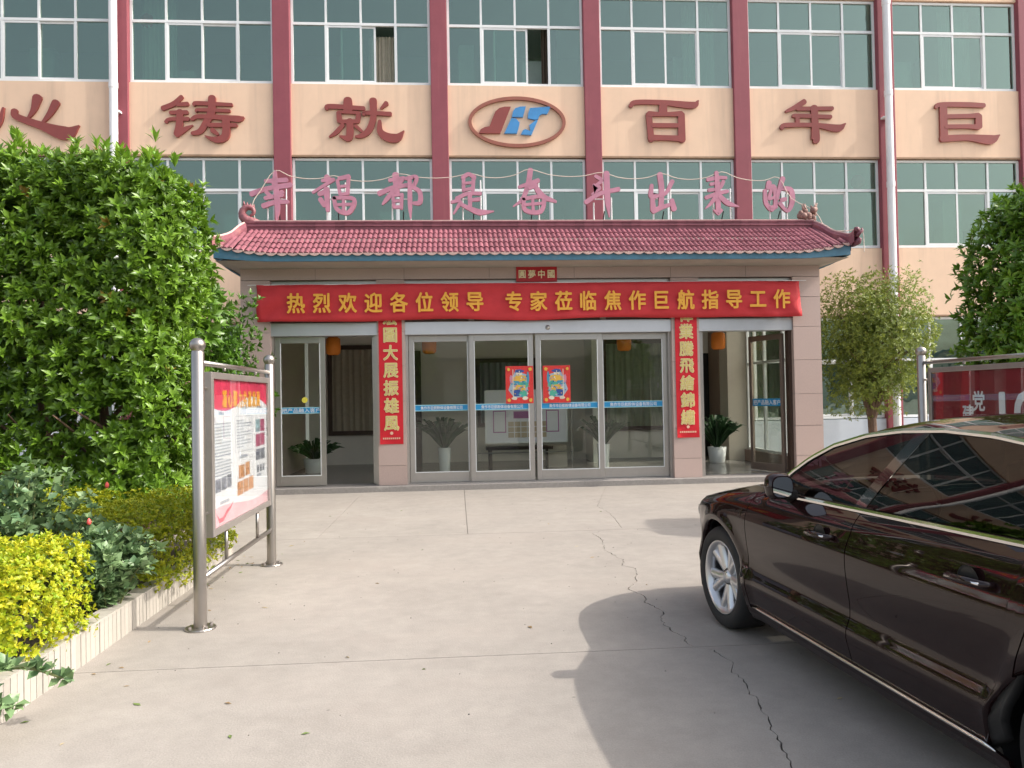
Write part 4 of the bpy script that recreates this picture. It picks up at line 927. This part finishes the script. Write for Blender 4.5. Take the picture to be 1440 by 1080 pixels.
# right clipped evergreen
h = plantroot('clipped_evergreen', 'clipped green evergreen bush rising above the red notice board', 'bush')
MB().tube([(6.8, 8.9, 0), (6.85, 8.9, 1.4), (6.8, 8.9, 3.2)], [.09, .07, .02], 7).tube([(7.6, 8.9, 0), (7.5, 8.9, 1.6), (7.6, 8.9, 3.2)], [.08, .06, .02], 7).obj('trunk', bark, h)
P, D = boxpoints(6.15, 9.8, 7.95, 9.1, .5, 3.9, 120, 'fltr', rough=.06, depth=.45, layers=5, lump=.07)
P[:, 0] += np.maximum(0, P[:, 2]-2.6)*.28*(P[:, 0] < 7.0)
leaves('crown', P, D, .10, 9, leafg, h, tints=((.35, .42, .30), (1.35, 1.25, 1.0)), aspect=.32, spread=1.)
# low golden hedges
def golden(label, box_, dens, tints, faces='frt', lump=.05, sz=.036, n=6):
    h = plantroot('golden_hedge', label, 'hedge', None)
    x0, x1, y0, y1, z0, z1 = box_
    m = MB()
    for k in range(10):
        X, Y = rnd.uniform(x0+.15, x1-.15), rnd.uniform(y0+.15, y1-.15); m.tube([(X, Y, .1), (X+rnd.uniform(-.06, .06), Y, z1*.55), (X+rnd.uniform(-.12, .12), Y, z1*.9)], [.012, .009, .004], 5)
    kind(m.obj('stems', bark, h), 'stuff')
    P, D = boxpoints(*box_, dens, faces, rough=.025, depth=.14, layers=3, lump=lump)
    leaves('foliage', P, D, sz, n, leafy, h, tints=tints, aspect=.5, spread=1.1, droop=.15)
    return h
golden('bright golden yellow low hedge block at the near left corner', (-3.9, -2.33, 4.2, 5.15, .14, .76), 650, ((.40, .70, .5), (1.18, 1.08, 1.0)), sz=.031, lump=.035)
golden('yellow-green low hedge behind the rose bushes, running past the notice board', (-4.3, -2.17, 5.95, 7.9, .14, .72), 430, ((.28, .48, .6), (1.0, .98, .8)), 'frt', sz=.031, lump=.035)
# rose bushes
def rose(label, X, Y, rad, z0, zt, n, buds=(), arch=()):
    h = plantroot('rose_bush', label, 'rose bush', None); m = MB(); P = []; D = []
    for k in range(n):
        a = rnd.uniform(0, 6.28); q = rnd.uniform(.1, 1)*rad; top = Vector((X+q*math.cos(a), Y+q*math.sin(a), z0+(zt-z0)*rnd.uniform(.55, 1)*(1-.35*(q/rad)**2))); b = Vector((X+q*.2*math.cos(a), Y+q*.2*math.sin(a), .12))
        mid = (b+top)/2+Vector((rnd.uniform(-.05, .05), rnd.uniform(-.05, .05), .08)); S = [Vector(v) for v in crspline([b, mid, top], 5)]
        m.tube(S, [.006]*(len(S)-1)+[.003], 5)
        for s in S[2:]:
            for _ in range(3): P.append(s+Vector((rnd.uniform(-.05, .05), rnd.uniform(-.05, .05), rnd.uniform(-.02, .04)))); D.append((rnd.gauss(0, .5), rnd.gauss(0, .5), 1))
    for S in arch:
        S = [Vector(v) for v in crspline(S, 5)]; m.tube(S, [.008]*(len(S)-1)+[.004], 6)
        for s in S[3:]:
            for _ in range(2): P.append(s+Vector((rnd.uniform(-.03, .03), rnd.uniform(-.03, .03), rnd.uniform(-.02, .02)))); D.append((rnd.gauss(0, .5), rnd.gauss(0, .5), 1))
    D = np.array(D, float); D /= np.linalg.norm(D, axis=1, keepdims=True)
    m.obj('stems', mat('green stem', (.14, .16, .06), .6), h)
    leaves('foliage', P, D, .066, 4, leafr, h, tints=((.6, .7, .7), (1.9, 1.5, 1.5)), aspect=.66, spread=1.35, droop=.1)
    for bp in buds:
        m = MB().lathe([(0, -.02), (.012, -.012), (.016, 0), (.012, .016), (0, .03)], bp, 8); m.obj('rosebud', mat('rosebud red', (.75, .10, .09), .5), h, smooth=True)
rose('bluish green rose bush spilling over the planter edge between the yellow hedges', -2.42, 5.55, .32, .2, .70, 42, [(-2.5, 5.45, .78)])
rose('taller pale green rose bush behind the near yellow hedge', -3.15, 5.75, .55, .3, 1.16, 44, [(-2.62, 6.0, .97)])
rose('rose branch hanging over the planter edge at the bottom left', -2.5, 3.75, .14, .15, .35, 4, (), [[(-2.5, 3.7, .15), (-2.3, 3.85, .30), (-2.12, 3.95, .30), (-1.97, 4.02, .22)], [(-2.5, 3.7, .15), (-2.25, 3.75, .24), (-2.1, 3.8, .16)]])
# small round-headed tree, right of the porch
h = plantroot('osmanthus_tree', 'small round-headed olive green tree right of the porch', 'tree')
TX, TY = 8.2, 14.8; m = MB(); m.tube([(TX, TY, 0), (TX+.02, TY, .6), (TX, TY, 1.05)], [.10, .085, .08], 10)
for a, dx, zt in ((0, -.35, 2.9), (1, .35, 2.8), (2, .05, 3.1), (3, -.15, 2.5), (4, .55, 2.4)):
    m.tube([(TX, TY, .95), (TX+dx*.35, TY+rnd.uniform(-.1, .1), 1.5), (TX+dx, TY+rnd.uniform(-.3, .3), zt)], [.06, .045, .015], 7)
    for k in range(5):
        z = rnd.uniform(1.5, 2.7); b = rnd.uniform(0, 6.28); m.tube([(TX+dx*.5, TY, z), (TX+dx*.5+.7*math.cos(b), TY+.7*math.sin(b), z+.5)], [.02, .006], 5)
m.obj('trunk', bark, h)
P1, D1 = blobpoints((TX+.12, TY, 2.75), (1.08, .95, 1.18), 8000, .8, lump=.16)
P2, D2 = blobpoints((TX-.05, TY, 1.75), (.8, .7, .65), 1700, .8)
P = np.concatenate([P1, P2]); D = np.concatenate([D1, D2]); P += nrg.normal(0, .05, P.shape)
cl_ = np.sin(P[:, 0]*6.1)*np.sin(P[:, 1]*5.3+1)*np.sin(P[:, 2]*6.7+2); k_ = cl_ > -.55
leaves('crown', P[k_], D[k_], .062, 5, leafo, h, tints=((.5, .55, .5), (1.35, 1.2, .9)), aspect=.36, spread=1.2)
# low hedge at the far right behind the board, and an invented hall and trees behind the viewer, added for reflections
op = thing('added_hall', 'long low grey hall added out of view behind the viewer for reflections', 'building', (0, -44, 0))
bx('wall', mat('added hall wall', (.5, .5, .47), .8, var=.1), op, -60, 60, -8, 0, 0, 5.0)
m = MB()
for k in range(24): m.box(-57+k*4.8, -54+k*4.8, .0, .05, 1.2, 4.2)
kind(m.obj('window', mat('added hall window', (.05, .07, .08), .2), op), 'stuff')
bx('roof', mat('added hall roof', (.12, .16, .20), .6), op, -61, 61, -9, .6, 5.0, 5.3)
for k, X in enumerate((-22, -13, -5, 4, 13, 23)):  # unseen trees, added to darken what doors and windows reflect
    h = thing('added_tree', 'dense green tree added out of view before the hall for reflections, tree %s' % ('farthest left', 'second from left', 'third from left', 'third from right', 'second from right', 'farthest right')[k], 'tree', (X, -34, 0), 0, 'trees added behind the viewer for reflections')
    MB().tube([(0, 0, 0), (.1, 0, 2), (0, 0, 4)], [.18, .14, .05], 8).obj('trunk', bark, h)
    P, D = blobpoints((0, 0, 4.0), (2.6, 2.4, 2.6), 700, .8); leaves('crown', P, D, .5, 6, leafg, h, tints=((.3, .4, .3), (.9, .9, .8)), aspect=.5)

# ------------------------------------------------------------------ the car (x forward, y to its left, front axle at x=0)
A = -1
car = thing('parked_car', 'glossy dark brown saloon car parked on the right with its driver side towards us', 'car', (1.80+.86*1.0, 5.19, 0), R(90+3.9))
WB, RW = 2.88, .338
def Wp_(x):
    if x > -.2: t = (x+.2)/1.12; w_ = .937*(1-.11*t*t-.32*max(0, t)**4.2)
    elif x < -3.3: t = (-3.3-x)/.80; w_ = .937*(1-.06*t*t-.20*t**7)
    else: w_ = .937
    return w_
FZ = [.17, .22, .27, .33, .38, .415, .45, .50, .56, .64, .72, .79, .82, .85, .88, .91, .945, .985]
FY = [.085, .055, .040, .022, .008, .000, .012, .029, .026, .013, .003, .000, .005, .015, .029, .046, .070, .105]
def edge(x):    # height of the shoulder / hood edge
    return interp(x, [-4.09, -3.9, -3.6, -3.3, -.75, -.5, 0, .4, .65, .8, .9, .93], [.90, 1.01, 1.04, 1.04, .985, .965, .90, .83, .755, .70, .63, .60])
def zs_(x): return .020*max(0, min(2.7, -x-.6))
def side(x, z):
    f = interp(z, FZ[:-3]+[.91+zs_(x), .945+zs_(x), .985+zs_(x)], FY); arch = 0
    for ax in (0, -WB):
        d = math.hypot(x-ax, z-RW); arch = max(arch, .016*math.exp(-((d-.41)/.05)**2) if z > .1 else 0)
    front = 1 if x > .2 else 0
    e = edge(x); rr_ = max(0, (z-(e-.07))/.07) if (x > -.6 or x < -3.3) else 0
    return Wp_(x)-f*(1 if x < .3 else .6)+arch-.045*rr_**2.2
RA = .388
def zlow(x):
    z = .185
    for ax in (0, -WB):
        d = abs(x-ax)
        if d < RA: z = max(z, RW+math.sqrt(max(0, RA*RA-d*d)))
        elif d < RA+.0015: z = max(z, RW-.02)
    if x > .5: z = max(z, .19+.03*(x-.5))
    if x < -3.6: z = max(z, .2+.12*(-3.6-x))
    return z
def panel(name, xs0, xs1, edgefn=None, zl=None, zh=None, parent=car, m=paint, inset=0, nz=22, both=True, slant0=None, slant1=None):
    """side skin between two (possibly curved) x limits; s in 0..1 across, z up"""
    xs = set(np.linspace(0, 1, 26)); 
    for sgn in ((1, -1) if both else (1,)):
        P = []
        x0m, x1m = (xs0(.6) if callable(xs0) else xs0), (xs1(.6) if callable(xs1) else xs1)
        nodes = list(np.linspace(x0m, x1m, 26))
        for ax in (0, -WB):
            for a in np.linspace(0, math.pi, 25):
                v = ax+RA*math.cos(a)
                if min(x0m, x1m) < v < max(x0m, x1m): nodes.append(v)
            for v in (ax+RA+.001, ax-RA-.001):
                if min(x0m, x1m) < v < max(x0m, x1m): nodes.append(v)
        nodes = sorted(nodes, reverse=x0m > x1m)
        for nx in nodes:
            s = (nx-x0m)/(x1m-x0m); row = []
            zl_ = (zl(nx) if zl else zlow(nx)); zh_ = (zh(nx) if zh else edge(nx))
            for j in range(nz+1):
                z = zl_+(zh_-zl_)*j/nz
                a = xs0(z) if callable(xs0) else xs0; b = xs1(z) if callable(xs1) else xs1
                # keep arch columns exact, blend the door edge shapes near each end
                x = nx+(a-x0m)*max(0, 1-s*3)+(b-x1m)*max(0, 1-(1-s)*3)
                row.append((x, sgn*(side(x, z)-inset), z))
            fl_ = row[0]; row = [(fl_[0], fl_[1]-sgn*.035, fl_[2]-.004)]+row
            P.append(row)
        mb = MB().grid(P)
        for e_ in (P[0], P[-1]): mb.grid([e_, [(q_[0], q_[1]-sgn*.02, q_[2]) for q_ in e_]])       # folded edges
        if zh is not None:
            e_ = [r_[-1] for r_ in P]; mb.grid([e_, [(q_[0], q_[1]-sgn*.02, q_[2]-.004) for q_ in e_]])
        yield mb.obj(name, m, parent, smooth=True)
g_ = .0035
def zbelt(x): return .985+.020*max(0, (-x-.6))
fd = lambda z: -.445-(.03*(z-.5))
bp = lambda z: -1.53-.03*(z-.3)
rdx = lambda z: -2.46-interp(z, [.18, .35, .55, .75, 1.0], [-.03, .0, .09, .17, .22])
for _ in panel('front_fender', .62, lambda z: fd(z)+g_): pass
hl = lambda x: .24
for o in panel('front_door', lambda z: fd(z)-g_, lambda z: bp(z)+g_, zl=lambda x: .262, zh=lambda x: zbelt(x)-.008): pass
for o in panel('rear_door', lambda z: bp(z)-g_, lambda z: rdx(z)+g_, zl=lambda x: max(.262, zlow(x)), zh=lambda x: zbelt(x)-.008): pass
for o in panel('rear_quarter', lambda z: rdx(z)-g_, -3.93): pass
for o in panel('sill', -.40, -2.50, zl=lambda x: .175, zh=lambda x: .252): pass
for o in panel('front_bumper', .925, .63, nz=16): pass
for o in panel('rear_bumper', -3.94, -4.085, nz=16): pass
# dark inner body behind the gaps
for o in panel('inner_body', .60, -3.95, m=black, inset=.02, zl=lambda x: max(.2, zlow(x)+.005), zh=lambda x: edge(x)-.02): pass
def cap_(name, x, zs, m, dx):
    P = []
    for z in zs: P.append([(x+dx*(1-(i/8-1)**2)*0-dx*abs(i/8-1)**2.2, side(x, z)*(1-i/8), z) for i in range(17)])
    return MB().grid(P).obj(name, m, car, smooth=True)
cap_('front_bumper', .925, np.linspace(.20, edge(.925), 9), paint, .0)
MB().box(.93, .96, -.38, .38, .30, .62).obj('grille', black, car, bevel=.02)
m = MB()
for k in range(6): m.box(.957, .972, -.36, .36, .33+k*.05, .338+k*.05)
m.obj('grille_bar', chrome, car)
cap_('rear_bumper', -4.085, np.linspace(.26, .88, 9), paint, 0)
for s in (1, -1):
    P = []
    for i in range(10):
        x = .52+.385*i/9; row = []
        for j in range(7):
            z = edge(x)-.035-(.13-.04*i/9*0)*j/6*(.35+.65*i/9); row.append((x, s*(side(x, z)+.006), z))
        P.append(row)
    o = MB().grid(P).obj('headlight', mat('headlight glass', (.35, .36, .38), .05, .6, coat=1), car, smooth=True)
    P = [[(x, s*(side(x, z)+.006), z) for z in np.linspace(.74, .90, 5)] for x in np.linspace(-3.72, -4.07, 8)]
    MB().grid(P).obj('tail_light', mat('tail light red', (.35, .01, .01), .1, coat=1), car, smooth=True)
# hood, boot lid
def top_patch(name, x0, x1, zc, gap, n=20, crown=2.6, m=paint):
    P = []
    for i in range(n+1):
        x = x0+(x1-x0)*i/n; e = edge(x); we = side(x, e)-gap; c = zc(x); row = []
        for j in range(25):
            u = -1+2*j/24; row.append((x, we*u, e+.002+(c-e)*(1-abs(u)**crown)))
        P.append(row)
    o = MB().grid(P).obj(name, m, car, smooth=True); return o
hz = lambda x: interp(x, [-.55, -.2, .2, .5, .75, .87, .93], [1.005, .985, .945, .89, .81, .74, .64])
top_patch('hood', -.47, .88, hz, .0)
bz = lambda x: interp(x, [-4.09, -4.0, -3.7, -3.4], [.98, 1.075, 1.09, 1.12])
top_patch('boot_lid', -3.45, -4.08, bz, .0)
# greenhouse
def zt(x): return interp(x-.13*min(1, max(0, (-x-.4)/.5)), [-3.52, -3.40, -3.15, -2.9, -2.6, -2.3, -2.0, -1.7, -1.45, -1.2, -1.03, -.90, -.78, -.62, -.5], [1.02, 1.075, 1.19, 1.285, 1.35, 1.382, 1.392, 1.378, 1.345, 1.28, 1.20, 1.13, 1.055, .99, .96])
def G(x, z):
    b = side(max(min(x, -.65), -3.3), zbelt(x)-.008)-.004; h_ = max(0, z-zbelt(x))/.40
    y = b-.215*h_**1.15; return y-.0*x
def zc(x): return interp(x-.10*min(1, max(0, (-x-.4)/.6)), [-3.75, -3.6, -3.3, -2.95, -2.6, -2.2, -1.9, -1.6, -1.3, -1.0, -.7, -.40], [1.09, 1.13, 1.265, 1.385, 1.435, 1.458, 1.46, 1.445, 1.40, 1.27, 1.125, 1.0])
def gp_(x, v, off=0):
    z0_, z1_ = zbelt(x)+.01, zt(x); z = z0_+(z1_-z0_)*v; return (x, G(x, z)+off, z)
def glasspatch(name, x0, x1, m, off=-.006, n=24, nv=10, slope0=0, slope1=0):
    for s in (1, -1):
        P = []
        for i in range(n+1):
            row = []
            for j in range(nv+1):
                v = j/nv; f = i/n; x = x0+slope0*v+(x1+slope1*v-x0-slope0*v)*f
                p = gp_(x, v, off); row.append((p[0], s*p[1], p[2]))
            P.append(row)
        MB().grid(P).obj(name, m, car, smooth=True)
glasspatch('front_side_window', -.68, -1.47, carglass, slope1=-.22)
glasspatch('rear_side_window', -1.56, -2.70, carglass, slope0=-.22, slope1=.0)
glasspatch('quarter_window', -2.73, -3.32, carglass)
glasspatch('b_pillar', -1.47, -1.56, mat('gloss black', (.008, .008, .01), .08, coat=1), off=-.002, n=3, slope0=-.22, slope1=-.22)
glasspatch('window_divider', -2.70, -2.73, MATS['gloss black'], off=-.002, n=2)
for s in (1, -1):
    xs = np.linspace(-.60, -3.38, 60)
    def ribbon(name, fz, hgt, m, off):
        P = []
        for x in xs:
            z = fz(x); y = G(x, z)+off; P.append([(x, s*(y-.012), z-hgt/2), (x, s*(y+.004), z-hgt/2), (x, s*(y+.006), z), (x, s*(y+.003), z+hgt/2), (x, s*(y-.012), z+hgt/2)])
        MB().grid(P).obj(name, m, car, smooth=False)
    ribbon('window_trim', zt, .022, chrome, .004); ribbon('belt_trim', lambda x: zbelt(x)-.004, .022, chrome, .012)
    st = [(x, s*(side(x, .258)+.002), .258) for x in np.linspace(-.46, -2.44, 30)]
    MB().tube(st, [.003]+[.010]*28+[.003], 6).obj('sill_trim', chrome, car, smooth=True)
# roof shell with windscreen and rear window cut from the same surface
def T(x, u):
    zt_ = zt(x)+.008; ye = G(x, zt_)+.002; c = max(zc(x), zt_+.004); y = ye*(1-u); return (x, y, zt_+(c-zt_)*(1-(1-u)**2.6))
def top_obj(name, xs, us, m, both=True):
    for s in (1, -1):
        P = [[(lambda p: (p[0], s*p[1], p[2]))(T(x, u)) for u in us] for x in xs]
        MB().grid(P).obj(name, m, car, smooth=True)
        if not both: break
top_obj('roof', np.linspace(-1.34, -2.92, 30), np.linspace(0, 1, 16), paint)
top_obj('a_pillar', np.linspace(-.47, -1.34, 20), np.linspace(0, .12, 4), paint)
top_obj('windscreen', np.linspace(-.47, -1.34, 20), np.linspace(.12, 1, 14), carglass)
top_obj('c_pillar', np.linspace(-2.92, -3.70, 20), np.linspace(0, .16, 4), paint)
top_obj('rear_window', np.linspace(-2.92, -3.70, 20), np.linspace(.16, 1, 14), carglass)
bx('cabin_floor', black, car, -3.5, -.5, -.80, .80, .22, .30); bx('dashboard', black, car, -1.05, -.55, -.76, .76, .62, .94, bevel=.05)
bx('parcel_shelf', black, car, -3.6, -3.0, -.72, .72, .90, .95)
for y in (.38, -.38):
    s_ = thing_part = MB().box(-1.95, -1.42, y-.26, y+.26, .42, .60).box(-2.12, -1.94, y-.25, y+.25, .5, 1.08).obj('front_seat', leather, car, bevel=.05)
    MB().box(-2.14, -2.04, y-.13, y+.13, 1.10, 1.27).obj('headrest', leather, s_, bevel=.04)
MB().box(-2.95, -2.45, -.66, .66, .42, .60).box(-3.1, -2.9, -.66, .66, .5, 1.08).obj('rear_seat', leather, car, bevel=.05)
sw = MB(); sw.tube([(0, .185*math.cos(a), .185*math.sin(a)) for a in np.linspace(0, 2*math.pi, 25)], .014, 8, cap=False).box(-.01, .01, -.17, .17, -.02, .02)
o = sw.obj('steering_wheel', black, car, loc=(-1.22, .38, .93)); o.rotation_euler = (0, R(-22), 0)
for s in (1, -1):
    mir = MB(); prof = []
    for i in range(9):
        f = i/8; x = -.84-.12*f; w_ = .078*(math.sin(math.pi*min(1, .12+f*.62)))**.6; h_ = .075*(math.sin(math.pi*min(1, .15+f*.58)))**.6
        prof.append([(x, s*(.94+w_*math.copysign(abs(math.cos(a))**.7, math.cos(a))), 1.05+h_*math.copysign(abs(math.sin(a))**.7, math.sin(a))) for a in np.linspace(0, 2*math.pi, 17)])
    mir.grid(prof); mir.add([prof[-1][k] for k in range(16)], [tuple(range(16))]); mir.add([prof[0][k] for k in range(16)], [tuple(range(16))])
    mo = mir.obj('door_mirror', paint, car, smooth=True); smooth_edges(mo, 50)
    MB().grid([[(p[0]-.003, p[1]*1+(.94*s-p[1])*.1, p[2]+(1.05-p[2])*.1) for p in prof[-1]], [(prof[-1][0][0]-.003, 0.94*s, 1.05)]*17]).obj('mirror_glass', mat('mirror', (.8, .8, .82), .02, 1.), mo)
    MB().tube([(-.88, s*.82, .98), (-.90, s*.92, 1.01)], [.04, .03], 8).obj('mirror_arm', black, mo, smooth=True)
    for xh, nm in ((-1.32, 0), (-2.36, 1)):
        zz = .845+.01*nm; y0_ = side(xh, zz)
        m = MB().tube([(xh+.115, s*(y0_-.005), zz), (xh+.09, s*(y0_+.028), zz+.002), (xh, s*(y0_+.036), zz+.006), (xh-.09, s*(y0_+.030), zz+.008), (xh-.115, s*(y0_-.003), zz+.008)], [.012, .015, .017, .015, .012], 8)
        ho_ = m.obj('door_handle', paint, car, smooth=True)
        MB().tube([(xh+.09, s*(y0_+.040), zz+.004), (xh-.09, s*(y0_+.042), zz+.010)], .006, 6).obj('handle_trim', chrome, ho_, smooth=True)
        m = MB(); m.lathe([(0, 0), (.05, 0), (.058, .003)], (xh+.01, 0, zz), 16, 'y')
        cupo = m.obj('handle_recess', black, ho_); cupo.location = (0, s*(y0_+.0022), 0)
    # wheel wells
    for ax in (0, -WB):
        P = [[(ax+.45*math.cos(a), s*y, RW+.45*math.sin(a)) for a in np.linspace(-.35, math.pi+.35, 19)] for y in (.52, .875)]
        MB().grid(P).add([(ax+.45*math.cos(a), s*.52, RW+.45*math.sin(a)) for a in np.linspace(-.35, math.pi+.35, 19)], [tuple(range(19))]).obj('wheel_liner', black, car)
def wheel(x, s, steer=0):
    wt = .245; hw = wt/2; y_ = s*(.79)
    t_ = MB().lathe([(.237, -hw+.02), (.25, -hw), (.30, -hw-.008), (.322, -hw+.004), (.336, -hw+.03), (.338, 0), (.336, hw-.03), (.322, hw-.004), (.30, hw+.008), (.25, hw), (.237, hw-.02)], n=56, axis='y')
    w_ = t_.obj('wheel', rubber, car, smooth=True, loc=(x, y_, RW)); w_.rotation_euler = (0, rnd.uniform(0, 6), steer)
    rm_ = MB().lathe([(.222, -hw+.01), (.222, .03), (.20, hw-.05), (.225, hw-.012), (.236, hw-.004), (.243, hw-.002), (.243, hw-.02), (.236, hw-.03), (.23, 0), (.23, -hw+.01)] if s > 0 else [(.222, hw-.01), (.222, -.03), (.20, -hw+.05), (.225, -hw+.012), (.236, -hw+.004), (.243, -hw+.002), (.243, -hw+.02), (.236, -hw+.03), (.23, 0), (.23, hw-.01)], n=56, axis='y')
    rm_.obj('rim', rimm, w_, smooth=True)
    sp = MB(); fy = s*(hw-.03)
    for k in range(5):
        a0_ = 2*math.pi*k/5
        for da in (-.27, .27):
            a1_ = a0_+da
            n_ = 6; L1 = []
            for i in range(n_+1):
                f = i/n_; r_ = .05+.185*f; a = a0_+da*(.25+.75*f**.8); hw_ = (.037-.004*f+.012*max(0, f-.8)*5*.3); yy = fy-s*.022*(1-f)**2*0+s*(-.014*math.sin(f*math.pi)*0-.02*f**2*0)+s*(.0-.022*(1-f))
                c_, s__ = math.cos(a), math.sin(a); tx, tz = -s__, c_
                L1.append([(r_*c_-tx*hw_, yy-s*.028, r_*s__-tz*hw_), (r_*c_-tx*hw_*.85, yy, r_*s__-tz*hw_*.85), (r_*c_, yy+s*.006, r_*s__), (r_*c_+tx*hw_*.85, yy, r_*s__+tz*hw_*.85), (r_*c_+tx*hw_, yy-s*.028, r_*s__+tz*hw_)])
            sp.grid(L1)
    sp.obj('spokes', rimm, w_, smooth=True)
    MB().lathe([(0, s*(hw-.034)), (.032, s*(hw-.036)), (.045, s*(hw-.05)), (.07, s*(hw-.085))], n=20, axis='y').obj('hub_cap', rimm, w_, smooth=True)
    MB().lathe([(.05, s*.02), (.165, s*.02), (.165, -s*.01), (.05, -s*.01)], n=32, axis='y').obj('brake_disc', darkm, w_)
    MB().lathe([(0, -s*.05), (.228, -s*.05)], n=32, axis='y').obj('inner_disc', black, w_)
for x, st_ in ((0, R(2)), (-WB, 0)):
    for s in (1, -1): wheel(x, s, st_ if x == 0 else 0)
